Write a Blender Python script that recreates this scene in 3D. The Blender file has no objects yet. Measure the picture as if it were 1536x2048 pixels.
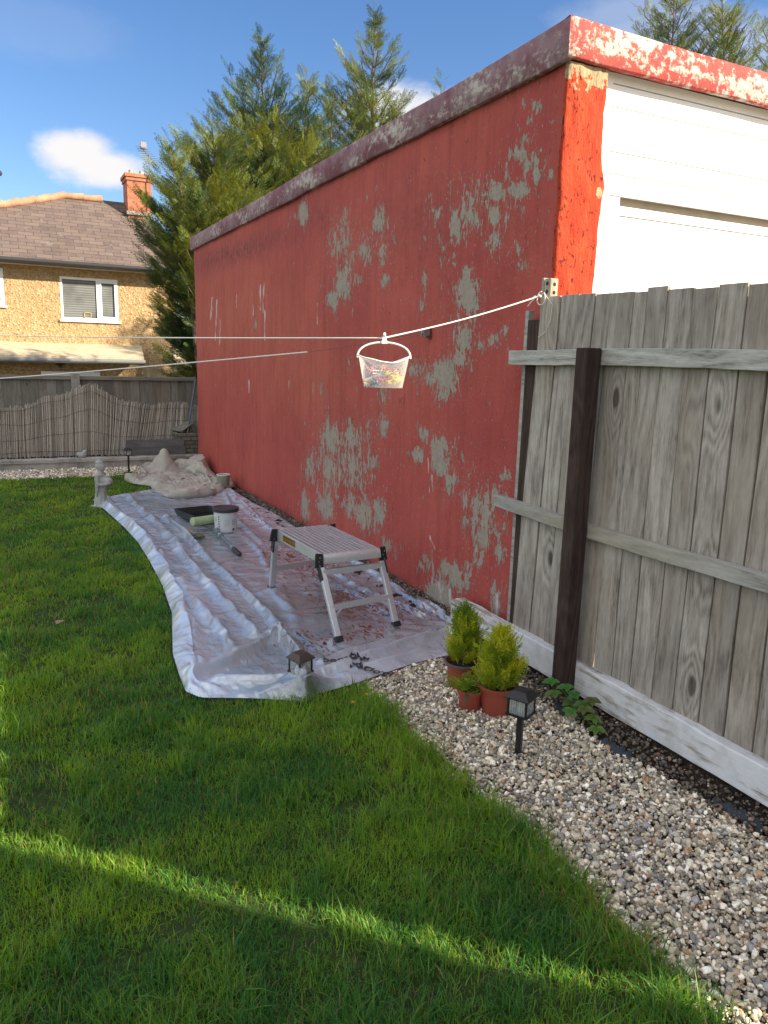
import bpy, bmesh, math, random
import numpy as np
from mathutils import Vector, Matrix
D = bpy.data
scene = bpy.context.scene
COL = scene.collection
rng = np.random.default_rng(7)
random.seed(7)
R_ = math.radians

# ------------------------------------------------------------------ camera
CAM_H = 1.5
F_PX = 1530.0
X_AX = Vector((0.896, 0.063, -0.439)); Y_AX = Vector((-0.443, 0.188, -0.877)); Z_AX = Vector((0.027, 0.98, 0.197))
M3 = Matrix((X_AX, Y_AX, Z_AX))
q = M3.to_quaternion().normalized(); M3 = q.to_matrix()
cam_d = D.cameras.new('camera'); cam = D.objects.new('camera', cam_d); COL.objects.link(cam)
cam.matrix_world = Matrix.Translation((0, 0, CAM_H)) @ M3.to_4x4()
cam_d.sensor_fit = 'VERTICAL'; cam_d.sensor_height = 24.0; cam_d.sensor_width = 18.0
cam_d.lens = 24.0 * F_PX / 2048.0
cam_d.clip_start = 0.05; cam_d.clip_end = 2000
scene.camera = cam
Mn = np.array(M3)
CO = Vector((0, 0, CAM_H))
def ray(px, py): return M3 @ Vector((px - 768.0, -(py - 1024.0), -F_PX))
def gz(px, py, z=0.0):
    d = ray(px, py); return CO + d * ((z - CAM_H) / d.z)
def ax(px, py, x):
    d = ray(px, py); return CO + d * (x / d.x)
def ay(px, py, y):
    d = ray(px, py); return CO + d * (y / d.y)
def proj_np(P):
    v = (P - np.array([0, 0, CAM_H])) @ Mn
    w = np.minimum(v[:, 2], -1e-3)
    return 768 + F_PX * v[:, 0] / -w, 1024 - F_PX * v[:, 1] / -w, -v[:, 2]

# ------------------------------------------------------------------ sun, sky, exposure
SUN_EL = R_(28.5); SUN_ROT = R_(132.9)
SUN_STRENGTH = 5.0; SKY_STRENGTH = 0.062
sd = D.lights.new('sun', 'SUN'); so = D.objects.new('sun', sd); COL.objects.link(so)
sd.energy = SUN_STRENGTH; sd.angle = R_(0.5); sd.color = (1.0, 0.87, 0.66)
sdir = Vector((math.sin(SUN_ROT) * math.cos(SUN_EL), math.cos(SUN_ROT) * math.cos(SUN_EL), math.sin(SUN_EL)))
so.rotation_euler = sdir.to_track_quat('Z', 'Y').to_euler(); so.location = sdir * 40
scene.view_settings.view_transform = 'Standard'; scene.view_settings.look = 'None'
scene.view_settings.exposure = 1.32; scene.view_settings.gamma = 1.0
scene.cycles.max_bounces = 8; scene.cycles.transparent_max_bounces = 16
scene.cycles.caustics_reflective = False; scene.cycles.caustics_refractive = False

world = D.worlds.new('World'); scene.world = world; world.use_nodes = True

class NT:
    """small node-graph helper"""
    def __init__(s, nt): s.nt = nt; s.n = nt.nodes; s.l = nt.links
    def node(s, t, **kw):
        n = s.n.new(t)
        for k, v in kw.items(): setattr(n, k, v)
        return n
    def set(s, inp, v):
        if isinstance(v, bpy.types.NodeSocket): s.l.new(v, inp)
        elif v is not None: inp.default_value = v
    def math(s, op, a, b=None, c=None, clamp=False):
        n = s.node('ShaderNodeMath', operation=op, use_clamp=clamp)
        for i, v in enumerate((a, b, c)):
            if v is not None: s.set(n.inputs[i], v)
        return n.outputs[0]
    def vmath(s, op, a, b=None, out=0):
        n = s.node('ShaderNodeVectorMath', operation=op)
        for i, v in enumerate((a, b)):
            if v is not None: s.set(n.inputs[i], v)
        return n.outputs[out]
    def mix(s, f, a, b, mode='MIX'):
        n = s.node('ShaderNodeMix', data_type='RGBA', blend_type=mode)
        s.set(n.inputs[0], f); s.set(n.inputs[6], a); s.set(n.inputs[7], b)
        return n.outputs[2]
    def rng(s, v, a, b, c=0.0, d=1.0, smooth=False):
        n = s.node('ShaderNodeMapRange', interpolation_type='SMOOTHSTEP' if smooth else 'LINEAR')
        s.set(n.inputs[0], v)
        for i, x in enumerate((a, b, c, d)): s.set(n.inputs[i + 1], x)
        return n.outputs[0]
    def noise(s, vec, scale, detail=3, rough=0.55, dist=0.0, dim='3D', col=False):
        n = s.node('ShaderNodeTexNoise', noise_dimensions=dim)
        s.set(n.inputs['Vector'], vec); s.set(n.inputs['Scale'], scale)
        n.inputs['Detail'].default_value = detail; n.inputs['Roughness'].default_value = rough
        n.inputs['Distortion'].default_value = dist
        return n.outputs[1 if col else 0]
    def vor(s, vec, scale, feature='F1', out=0, rnd=1.0):
        n = s.node('ShaderNodeTexVoronoi', feature=feature)
        s.set(n.inputs['Vector'], vec); n.inputs['Scale'].default_value = scale
        n.inputs['Randomness'].default_value = rnd
        return n.outputs[out]
    def mapping(s, vec, scale=(1, 1, 1), loc=(0, 0, 0), rot=(0, 0, 0)):
        n = s.node('ShaderNodeMapping')
        s.set(n.inputs[0], vec); n.inputs[1].default_value = loc
        n.inputs[2].default_value = rot; n.inputs[3].default_value = scale
        return n.outputs[0]
    def ramp(s, f, stops, interp='LINEAR'):
        n = s.node('ShaderNodeValToRGB'); cr = n.color_ramp; cr.interpolation = interp
        while len(cr.elements) < len(stops): cr.elements.new(0.5)
        for e, (p, c) in zip(cr.elements, stops):
            e.position = p; e.color = (*c, 1) if len(c) == 3 else c
        s.set(n.inputs[0], f); return n.outputs[0]
    def attr(s, name, out='Fac'):
        n = s.node('ShaderNodeAttribute', attribute_name=name); return n.outputs[out]
    def bump(s, h, strength=0.5, dist=0.01, normal=None):
        n = s.node('ShaderNodeBump'); s.set(n.inputs['Height'], h)
        n.inputs['Strength'].default_value = strength; n.inputs['Distance'].default_value = dist
        if normal is not None: s.l.new(normal, n.inputs['Normal'])
        return n.outputs[0]
    def tc(s, o='Object'): return s.node('ShaderNodeTexCoord').outputs[o]
    def geo(s, o='Position'): return s.node('ShaderNodeNewGeometry').outputs[o]

w = NT(world.node_tree)
for n in list(w.n): w.n.remove(n)
sky = w.node('ShaderNodeTexSky', sky_type='NISHITA', sun_disc=False)
sky.sun_elevation = SUN_EL; sky.sun_rotation = SUN_ROT; sky.altitude = 50
sky.air_density = 1.0; sky.dust_density = 0.35; sky.ozone_density = 2.4
dirv = w.vmath('NORMALIZE', w.tc('Generated'))
sx = w.node('ShaderNodeSeparateXYZ'); w.l.new(dirv, sx.inputs[0])
az = w.math('ARCTAN2', sx.outputs[0], sx.outputs[1]); el = w.math('ARCSINE', sx.outputs[2])
cn = w.noise(dirv, 9.0, 7, 0.6); cn2 = w.noise(w.mapping(dirv, (1, 1, 2.2)), 26.0, 5, 0.6)
cnz = w.math('ADD', w.math('MULTIPLY', w.math('SUBTRACT', cn, 0.5), 1.6), w.math('MULTIPLY', w.math('SUBTRACT', cn2, 0.5), 0.9))
def sky_ang(px, py):
    d = ray(px, py).normalized(); return math.atan2(d.x, d.y), math.asin(d.z)
clouds = [(160, 305, .042, .021, 1.0), (215, 335, .050, .019, 1.0), (125, 315, .024, .010, .7),
          (790, 225, .07, .03, .9), (870, 240, .06, .03, .8),
          (1290, 60, .09, .022, .30), (1430, 110, .10, .03, .35), (1250, 30, .08, .02, .25), (40, 40, .10, .03, .07)]
mask = None
for (px, py, sxx, syy, st) in clouds:
    a0, e0 = sky_ang(px, py)
    u = w.math('DIVIDE', w.math('SUBTRACT', az, a0), sxx); v = w.math('DIVIDE', w.math('SUBTRACT', el, e0), syy)
    rr = w.math('SQRT', w.math('ADD', w.math('MULTIPLY', u, u), w.math('MULTIPLY', v, v)))
    m = w.rng(w.math('ADD', rr, w.math('MULTIPLY', cnz, -0.95)), 1.35, 0.45, 0.0, st, True)
    mask = m if mask is None else w.math('MAXIMUM', mask, m)
skyc = w.node('ShaderNodeHueSaturation'); skyc.inputs['Saturation'].default_value = 1.20; skyc.inputs['Hue'].default_value = 0.508; skyc.inputs['Value'].default_value = 1.22
w.l.new(sky.outputs[0], skyc.inputs['Color'])
# bright cloud added to the unseen sky behind and above the camera, fills the shade
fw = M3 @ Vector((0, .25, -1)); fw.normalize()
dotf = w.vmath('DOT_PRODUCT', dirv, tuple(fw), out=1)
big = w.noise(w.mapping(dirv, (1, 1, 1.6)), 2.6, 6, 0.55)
fill_cover = w.math('MULTIPLY', w.rng(dotf, .62, .30, 0, 1, True), w.rng(big, .40, .56, 0, 1, True))
fill_cloudc = w.mix(w.rng(cn, .35, .65), (7.9, 7.9, 7.9, 1), (11.9, 11.8, 11.6, 1))
skyb = w.mix(w.math('MULTIPLY', fill_cover, w.rng(el, .02, .2)), skyc.outputs[0], fill_cloudc)
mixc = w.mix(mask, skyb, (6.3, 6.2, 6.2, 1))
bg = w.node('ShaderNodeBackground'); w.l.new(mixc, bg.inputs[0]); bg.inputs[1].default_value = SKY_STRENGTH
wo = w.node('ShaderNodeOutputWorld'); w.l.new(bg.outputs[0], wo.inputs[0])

# ------------------------------------------------------------------ numpy noise
_P = rng.permutation(65536).astype(np.int64)
_V = rng.random(65536)
def _h(i, j): return _V[(_P[(i & 65535)] + j * 7919) & 65535]
def vnoise(x, y):
    xi = np.floor(x).astype(np.int64); yi = np.floor(y).astype(np.int64)
    fx = x - xi; fy = y - yi; fx = fx * fx * (3 - 2 * fx); fy = fy * fy * (3 - 2 * fy)
    a = _h(xi, yi); b = _h(xi + 1, yi); c = _h(xi, yi + 1); d = _h(xi + 1, yi + 1)
    return (a * (1 - fx) + b * fx) * (1 - fy) + (c * (1 - fx) + d * fx) * fy
def fbm(x, y, o=4, g=0.5):
    s = 0; a = 1; t = 0
    for k in range(o):
        s = s + a * vnoise(x * 2 ** k + 37.1 * k, y * 2 ** k + 11.7 * k); t += a; a *= g
    return s / t
def ridged(x, y, o=4, g=0.5):
    s = 0; a = 1; t = 0
    for k in range(o):
        s = s + a * (1 - np.abs(2 * vnoise(x * 2 ** k + 17.3 * k, y * 2 ** k + 5.7 * k) - 1)); t += a; a *= g
    return s / t

# ------------------------------------------------------------------ object helpers
def tag(o, label, cat, group=None, kind=None):
    if label: o['label'] = label
    if cat: o['category'] = cat
    if group: o['group'] = group
    if kind: o['kind'] = kind
    return o
def thing(name, label, cat, loc=(0, 0, 0), rz=0.0, group=None):
    o = D.objects.new(name, None); COL.objects.link(o); o.empty_display_size = 0.1
    o.location = loc; o.rotation_euler = (0, 0, rz)
    return tag(o, label, cat, group)
def np_mesh(name, V, loops, starts, totals, mat, attrs=None, smooth=False, cattrs=None, parent=None):
    me = D.meshes.new(name)
    me.vertices.add(len(V)); me.vertices.foreach_set('co', np.asarray(V, np.float32).ravel())
    me.loops.add(len(loops)); me.loops.foreach_set('vertex_index', np.asarray(loops, np.int32))
    me.polygons.add(len(starts)); me.polygons.foreach_set('loop_start', np.asarray(starts, np.int32))
    me.polygons.foreach_set('loop_total', np.asarray(totals, np.int32))
    me.polygons.foreach_set('use_smooth', np.full(len(starts), smooth))
    me.update(calc_edges=True)
    for k, a in (attrs or {}).items():
        at = me.attributes.new(k, 'FLOAT', 'POINT'); at.data.foreach_set('value', np.asarray(a, np.float32))
    for k, a in (cattrs or {}).items():
        at = me.attributes.new(k, 'FLOAT_COLOR', 'POINT')
        c = np.ones((len(V), 4), np.float32); c[:, :3] = a; at.data.foreach_set('color', c.ravel())
    me.materials.append(mat)
    o = D.objects.new(name, me); COL.objects.link(o)
    if parent: o.parent = parent
    return o
def grid_mesh(name, P, mat, attrs=None, smooth=True, parent=None, closed_u=False):
    """P: (nu,nv,3)"""
    nu, nv = P.shape[:2]
    idx = np.arange(nu * nv).reshape(nu, nv)
    if closed_u: idx = np.vstack([idx, idx[:1]])
    a = idx[:-1, :-1].ravel(); b = idx[1:, :-1].ravel(); c = idx[1:, 1:].ravel(); d = idx[:-1, 1:].ravel()
    L = np.stack([a, b, c, d], 1).ravel(); n = len(a)
    return np_mesh(name, P.reshape(-1, 3), L, np.arange(n) * 4, np.full(n, 4), mat,
                   {k: v.ravel() for k, v in (attrs or {}).items()}, smooth, parent=parent)

class MB:
    def __init__(s): s.v = []; s.f = []; s.r = []; s.cur = 0.0
    def add(s, vs, fs):
        b = len(s.v); s.v += [tuple(x) for x in vs]; s.f += [tuple(i + b for i in f) for f in fs]; s.r += [s.cur] * len(vs)
        return s
    def box(s, lo, hi, M=None):
        x0, y0, z0 = lo; x1, y1, z1 = hi
        vs = [(x0, y0, z0), (x1, y0, z0), (x1, y1, z0), (x0, y1, z0), (x0, y0, z1), (x1, y0, z1), (x1, y1, z1), (x0, y1, z1)]
        if M is not None: vs = [M @ Vector(v) for v in vs]
        return s.add(vs, [(0, 3, 2, 1), (4, 5, 6, 7), (0, 1, 5, 4), (1, 2, 6, 5), (2, 3, 7, 6), (3, 0, 4, 7)])
    def bar(s, p0, p1, wx, wy, up=(0, 0, 1)):
        p0 = Vector(p0); p1 = Vector(p1); d = (p1 - p0); L = d.length; d.normalize()
        up = Vector(up); a = d.cross(up)
        if a.length < 1e-4: a = d.cross(Vector((1, 0, 0)))
        a.normalize(); b = a.cross(d)
        vs = []
        for p in (p0, p1):
            for i, j in ((-1, -1), (1, -1), (1, 1), (-1, 1)): vs.append(p + a * (wx / 2 * i) + b * (wy / 2 * j))
        return s.add(vs, [(0, 1, 2, 3), (7, 6, 5, 4), (0, 4, 5, 1), (1, 5, 6, 2), (2, 6, 7, 3), (3, 7, 4, 0)])
    def tube(s, pts, r, n=8, caps=True):
        pts = [Vector(p) for p in pts]; rs = r if isinstance(r, (list, tuple)) else [r] * len(pts)
        vs = []; fs = []; prev = None
        for i, p in enumerate(pts):
            t = (pts[min(i + 1, len(pts) - 1)] - pts[max(i - 1, 0)]).normalized()
            if prev is None: a = t.orthogonal().normalized()
            else:
                a = prev - t * prev.dot(t); a = a.normalized() if a.length > 1e-6 else t.orthogonal().normalized()
            prev = a; b = t.cross(a)
            for k in range(n):
                an = 2 * math.pi * k / n; vs.append(p + (a * math.cos(an) + b * math.sin(an)) * rs[i])
        for i in range(len(pts) - 1):
            for k in range(n):
                k2 = (k + 1) % n; fs.append((i * n + k, i * n + k2, (i + 1) * n + k2, (i + 1) * n + k))
        if caps:
            fs.append(tuple(range(n))[::-1]); fs.append(tuple((len(pts) - 1) * n + k for k in range(n)))
        return s.add(vs, fs)
    def lathe(s, prof, n=32, c=(0, 0, 0), close=False, wob=0.0):
        vs = []; fs = []; m = len(prof)
        for (r, z) in prof:
            for k in range(n):
                an = 2 * math.pi * k / n
                vs.append((c[0] + r * math.cos(an), c[1] + r * math.sin(an), c[2] + z))
        for i in range(m - 1 + (1 if close else 0)):
            j = (i + 1) % m
            for k in range(n):
                k2 = (k + 1) % n; fs.append((i * n + k, i * n + k2, j * n + k2, j * n + k))
        if not close:
            if prof[0][0] > 1e-5: fs.append(tuple(range(n))[::-1])
            if prof[-1][0] > 1e-5: fs.append(tuple((m - 1) * n + k for k in range(n)))
        return s.add(vs, fs)
    def ball(s, c, r, n=16, m=10):
        rx, ry, rz = r if isinstance(r, (tuple, list)) else (r, r, r)
        vs = []; fs = []
        for i in range(m + 1):
            th = math.pi * i / m
            for k in range(n):
                an = 2 * math.pi * k / n
                vs.append((c[0] + rx * math.sin(th) * math.cos(an), c[1] + ry * math.sin(th) * math.sin(an), c[2] - rz * math.cos(th)))
        for i in range(m):
            for k in range(n):
                k2 = (k + 1) % n; fs.append((i * n + k, i * n + k2, (i + 1) * n + k2, (i + 1) * n + k))
        return s.add(vs, fs)
    def prism(s, poly, z0, z1, M=None):
        n = len(poly); vs = [(x, y, z0) for x, y in poly] + [(x, y, z1) for x, y in poly]
        if M is not None: vs = [M @ Vector(v) for v in vs]
        fs = [tuple(range(n))[::-1], tuple(range(n, 2 * n))] + [(k, (k + 1) % n, n + (k + 1) % n, n + k) for k in range(n)]
        return s.add(vs, fs)
    def build(s, name, mat, parent=None, world=False, smooth=False, bevel=0.0, seg=2, sub=0, remesh=0):
        me = D.meshes.new(name)
        off = parent.matrix_local.inverted() if False else None
        vs = s.v
        if world and parent is not None:
            root = parent
            while root.parent: root = root.parent
            l = root.location; vs = [(v[0] - l.x, v[1] - l.y, v[2] - l.z) for v in vs]
        me.from_pydata(vs, [], s.f); me.update()
        bm = bmesh.new(); bm.from_mesh(me)
        lay = bm.verts.layers.float.new('rnd')
        for bv, r in zip(bm.verts, s.r): bv[lay] = r
        if smooth or remesh: bmesh.ops.remove_doubles(bm, verts=bm.verts, dist=1e-6)
        bmesh.ops.recalc_face_normals(bm, faces=bm.faces); bm.to_mesh(me); bm.free()
        if smooth:
            me.polygons.foreach_set('use_smooth', [True] * len(me.polygons))
            me.set_sharp_from_angle(angle=R_(42))
        me.materials.append(mat)
        o = D.objects.new(name, me); COL.objects.link(o)
        if parent is not None: o.parent = parent
        if remesh:
            m = o.modifiers.new('Remesh', 'REMESH'); m.mode = 'VOXEL'; m.voxel_size = remesh; m.use_smooth_shade = True
            m2 = o.modifiers.new('Smooth', 'SMOOTH'); m2.iterations = 3; m2.factor = 0.5
        if bevel:
            m = o.modifiers.new('Bevel', 'BEVEL'); m.width = bevel; m.segments = seg; m.limit_method = 'ANGLE'; m.angle_limit = R_(35)
        if sub:
            m = o.modifiers.new('Sub', 'SUBSURF'); m.levels = sub; m.render_levels = sub
        return o
def text_pts(txt, size, bold=0.0):
    cu = D.curves.new('lettering', 'FONT'); cu.body = txt; cu.size = size; cu.resolution_u = 3; cu.offset = size * bold
    o = D.objects.new('lettering', cu); COL.objects.link(o)
    dg = bpy.context.evaluated_depsgraph_get(); me = D.meshes.new_from_object(o.evaluated_get(dg))
    vs = np.array([tuple(v.co) for v in me.vertices]); fs = [tuple(p.vertices) for p in me.polygons]
    D.objects.remove(o); D.curves.remove(cu); D.meshes.remove(me)
    return vs, fs

# ------------------------------------------------------------------ materials
MATS = {}
def mat(name, fn=None, base=(0.5, 0.5, 0.5), rough=0.6, metal=0.0, spec=0.5, var=0.0, vs=8.0, bump=0.0, bs=60.0, bd=0.002):
    if name in MATS: return MATS[name]
    m = D.materials.new(name); m.use_nodes = True; t = NT(m.node_tree)
    for n in list(t.n): t.n.remove(n)
    out = t.node('ShaderNodeOutputMaterial'); b = t.node('ShaderNodeBsdfPrincipled'); t.l.new(b.outputs[0], out.inputs[0])
    b.inputs['Base Color'].default_value = (*base, 1); b.inputs['Roughness'].default_value = rough
    b.inputs['Metallic'].default_value = metal; b.inputs['Specular IOR Level'].default_value = spec
    if fn: fn(t, b, out)
    elif var or bump:
        p = t.tc()
        nz = t.noise(p, vs, 5, 0.6)
        if var:
            c0 = tuple(max(0, c * (1 - var)) for c in base) + (1,); c1 = tuple(min(1, c * (1 + var)) for c in base) + (1,)
            t.l.new(t.mix(t.rng(nz, .3, .7), c0, c1), b.inputs['Base Color'])
            t.l.new(t.rng(nz, .3, .7, rough * 0.85, min(1, rough * 1.15)), b.inputs['Roughness'])
        if bump: t.l.new(t.bump(t.noise(p, bs, 4, .6), bump, bd), b.inputs['Normal'])
    MATS[name] = m; return m
def C(*c): return (*c, 1.0)

def m_wall(t, b, out):
    p = t.geo(); pv = t.mapping(p, (1, 1, 0.42))
    d = t.attr('peel'); dr = t.attr('drip'); dk = t.attr('dark')
    n1 = t.noise(pv, 30, 7, 0.66, 1.1); n2 = t.noise(pv, 12, 6, 0.70, .4)
    nn = t.math('ADD', t.math('MULTIPLY', n1, 0.62), t.math('MULTIPLY', n2, 0.38))
    f = t.math('ADD', nn, t.math('MULTIPLY', d, 0.240))
    m = t.rng(f, 0.626, 0.633)
    fl = t.rng(t.math('ADD', t.noise(pv, 105, 3, .6), t.math('MULTIPLY', d, .13)), .665, .685, 0, .85); m = t.math('MAXIMUM', m, fl)
    halo = t.rng(f, 0.613, 0.627)
    # painted colour
    big = t.noise(t.mapping(p, (1, .6, .5)), 1.3, 4, 0.6); streak = t.noise(t.mapping(p, (3, 9, 0.7)), 2.2, 5, 0.65)
    c = t.mix(t.rng(big, .35, .65), C(.38, .068, .058), C(.48, .102, .078))
    orange = t.attr('orange')
    c = t.mix(orange, c, C(.50, .14, .085))
    c = t.mix(t.rng(streak, .45, .75, 0, .55), c, C(.26, .045, .045))
    fine = t.noise(p, 90, 3, .7)
    c = t.mix(t.rng(fine, .55, .75, 0, .30), c, C(.52, .16, .11))
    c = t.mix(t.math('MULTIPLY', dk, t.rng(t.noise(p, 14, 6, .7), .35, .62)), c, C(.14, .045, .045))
    c = t.mix(t.rng(t.noise(t.mapping(p, (1, 1, .35)), 55, 3, .5), .69, .72, 0, .7), c, C(.10, .03, .028))
    # hairline cracks
    cr = t.vor(t.vmath('ADD', t.mapping(p, (1, 1, .35)), t.vmath('MULTIPLY', t.noise(p, 4, 4, .6, col=True), (.25, .25, .25))), 1.15, 'DISTANCE_TO_EDGE')
    crm = t.math('MULTIPLY', t.rng(cr, 0.0035, 0.0012), t.rng(t.noise(p, 1.1, 2), .54, .60))
    c = t.mix(t.math('MULTIPLY', crm, .55), c, C(.10, .03, .03))
    # bare render
    g = t.mix(t.noise(p, 22, 5, .65), C(.275, .232, .185), C(.42, .365, .30))
    g = t.mix(t.rng(t.noise(p, 60, 3), .5, .7, 0, .5), g, C(.20, .17, .14))
    wht = t.rng(t.noise(t.mapping(p, (1, 1, .3)), 24, 4), .35, .62)
    g = t.mix(t.rng(f, .626, .640, .65, 0), g, C(.50, .44, .37))
    c = t.mix(m, t.mix(t.math('MULTIPLY', halo, .30), c, C(.50, .26, .22)), g)
    c = t.mix(t.rng(t.math('MULTIPLY', dr, t.math('ADD', wht, .15)), .30, .75, 0, .85), c, C(.60, .55, .55))
    t.l.new(c, b.inputs['Base Color']); b.inputs['Roughness'].default_value = 0.82; b.inputs['Specular IOR Level'].default_value = .25
    h = t.math('ADD', t.math('MULTIPLY', t.noise(p, 26, 6, .6), .8), t.math('MULTIPLY', m, -0.8))
    h = t.math('ADD', h, t.math('MULTIPLY', t.noise(t.mapping(p, (1, 1, .6)), 120, 3, .6), .25))
    t.l.new(t.bump(h, .75, .008), b.inputs['Normal'])
def m_pillar(t, b, out):
    p = t.geo()
    c = t.mix(t.rng(t.noise(t.mapping(p, (1, 1, .3)), 12, 6, .65), .35, .65), C(.40, .040, .018), C(.52, .072, .028))
    holes = t.rng(t.noise(t.mapping(p, (1, 1, .45)), 58, 5, .66), .60, .65)
    c = t.mix(holes, c, C(.12, .03, .02))
    top = t.math('MULTIPLY', t.attr('peel'), 1.0)
    mk = t.rng(t.math('ADD', t.math('MULTIPLY', top, .35), t.noise(p, 26, 6, .65)), .70, .73)
    c = t.mix(mk, c, C(.42, .33, .20))
    t.l.new(c, b.inputs['Base Color']); b.inputs['Roughness'].default_value = 0.9; b.inputs['Specular IOR Level'].default_value = .2
    h = t.math('ADD', t.math('ADD', t.noise(t.mapping(p, (1, 1, .6)), 34, 7, .65), t.math('MULTIPLY', t.noise(t.mapping(p, (1, 1, .12)), 110, 5, .7), .7)), t.math('MULTIPLY', holes, -.8))
    c = t.mix(t.rng(t.noise(t.mapping(p, (1, 1, .15)), 60, 5, .7), .5, .75, 0, .5), c, C(.28, .03, .015)); t.l.new(c, b.inputs['Base Color'])
    t.l.new(t.bump(h, 1.0, .012), b.inputs['Normal'])
def m_coping(wh, red, grey):
    def fn(t, b, out):
        p = t.geo()
        n = t.noise(t.mapping(p, (1, .8, 1)), 24, 8, .72, .3); big = t.noise(t.mapping(p, (.7, .7, 2.5)), 2.4, 5, .6)
        mk = t.rng(t.math('ADD', t.math('MULTIPLY', n, .6), t.math('MULTIPLY', big, .6)), *wh)
        c = t.mix(t.noise(p, 9, 5, .7), red, C(red[0] * .55, red[1] * .8, red[2] * .85))
        c = t.mix(t.rng(t.noise(p, 3.2, 5, .7), .40, .62, 0, .65), c, grey)
        wc = t.mix(t.noise(p, 40, 4, .7), C(.38, .34, .31), C(.60, .55, .46))
        c = t.mix(mk, c, wc)
        c = t.mix(t.rng(t.noise(p, 80, 3, .6), .64, .68, 0, .8), c, C(.10, .08, .07))
        t.l.new(c, b.inputs['Base Color']); b.inputs['Roughness'].default_value = .85; b.inputs['Specular IOR Level'].default_value = .25
        t.l.new(t.bump(t.math('ADD', n, t.math('MULTIPLY', mk, .3)), .6, .006), b.inputs['Normal'])
    return fn
def m_wood(c_lo, c_hi, c_dark, axis='Z', white=0.0, rough=.85, dirt=0.0):
    """weathered wood, grain runs along axis; 'rnd' decorrelates boards"""
    def fn(t, b, out):
        p = t.tc(); r = t.attr('rnd')
        cmb = t.node('ShaderNodeCombineXYZ'); t.set(cmb.inputs[0], t.math('MULTIPLY', r, 17.3)); t.set(cmb.inputs[1], t.math('MULTIPLY', r, 5.1)); t.set(cmb.inputs[2], t.math('MULTIPLY', r, 29.7))
        sc = {'Z': (1, 1, .10), 'Y': (1, .10, 1), 'X': (.10, 1, 1)}[axis]
        sck = {'Z': (1, 1, .42), 'Y': (1, .42, 1), 'X': (.42, 1, 1)}[axis]
        q_ = t.vmath('ADD', t.mapping(p, sc), cmb.outputs[0])
        qk = t.vmath('ADD', t.mapping(p, sck), cmb.outputs[0])
        # knots bend the grain
        kd = t.vor(qk, 3.4, 'F1', 0)
        kn = t.rng(kd, 0.0, .30, 1.0, 0.0, True)
        base = t.noise(q_, 7.5, 2, .45)
        ph = t.math('ADD', t.math('MULTIPLY', base, 15.0), t.math('MULTIPLY', kn, 5.0))
        ring = t.math('ADD', t.math('MULTIPLY', t.math('SINE', t.math('MULTIPLY', ph, 3.6)), .5), .5)
        fib = t.noise(t.mapping(q_, (6, 6, 6)), 26, 4, .7)
        tone = t.noise(t.vmath('ADD', p, cmb.outputs[0]), 3.0, 4, .6)
        g = t.math('ADD', t.math('MULTIPLY', ring, .15), t.math('ADD', t.math('MULTIPLY', fib, .62), t.math('MULTIPLY', tone, .42)))
        c = t.ramp(g, [(.36, c_dark), (.52, c_lo), (.78, c_hi)])
        c = t.mix(t.rng(t.math('ADD', r, t.math('MULTIPLY', t.noise(p, 1.3, 3), .6)), .3, 1.3, .0, .6), c, C(c_lo[0] * .62, c_lo[1] * .62, c_lo[2] * .64))
        hue = t.noise(t.vmath('ADD', t.mapping(p, sck), cmb.outputs[0]), 1.7, 3, .5)
        c = t.mix(t.rng(hue, .5, .75, 0, .45), c, C(c_lo[0] * 1.05, c_lo[1] * .9, c_lo[2] * .68))
        kc = t.rng(kd, .045, .075, 1, 0, True)
        c = t.mix(t.math('MULTIPLY', kc, .75), c, C(c_dark[0] * .45, c_dark[1] * .4, c_dark[2] * .38))
        if white:
            pm = t.rng(t.math('ADD', t.math('MULTIPLY', t.noise(t.mapping(p, sc), 26, 6, .7), .7), t.math('MULTIPLY', t.noise(p, 4, 5, .6), .5)), .60 - .12 * white, .68 - .10 * white)
            pc = t.mix(t.noise(p, 18, 4), C(.58, .58, .60), C(.78, .78, .79))
            pc = t.mix(t.rng(t.noise(p, 6, 5, .7), .52, .7, 0, .5), pc, C(.42, .39, .34))
            c = t.mix(pm, c, pc)
        if dirt:
            c = t.mix(t.rng(t.noise(p, 2.1, 4, .6), .45, .7, 0, dirt), c, C(.05, .04, .03))
        t.l.new(c, b.inputs['Base Color']); b.inputs['Roughness'].default_value = rough; b.inputs['Specular IOR Level'].default_value = .25
        t.l.new(t.bump(t.math('ADD', g, t.math('MULTIPLY', kc, -.4)), .55, .004), b.inputs['Normal'])
    return fn
def m_white(t, b, out):
    p = t.geo()
    c = t.mix(t.rng(t.noise(p, 2, 4), .3, .7), C(.80, .80, .79), C(.84, .84, .82))
    c = t.mix(t.rng(t.noise(p, 90, 2, .5), .73, .76, 0, .6), c, C(.35, .30, .25))
    t.l.new(c, b.inputs['Base Color']); b.inputs['Roughness'].default_value = .4
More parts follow.
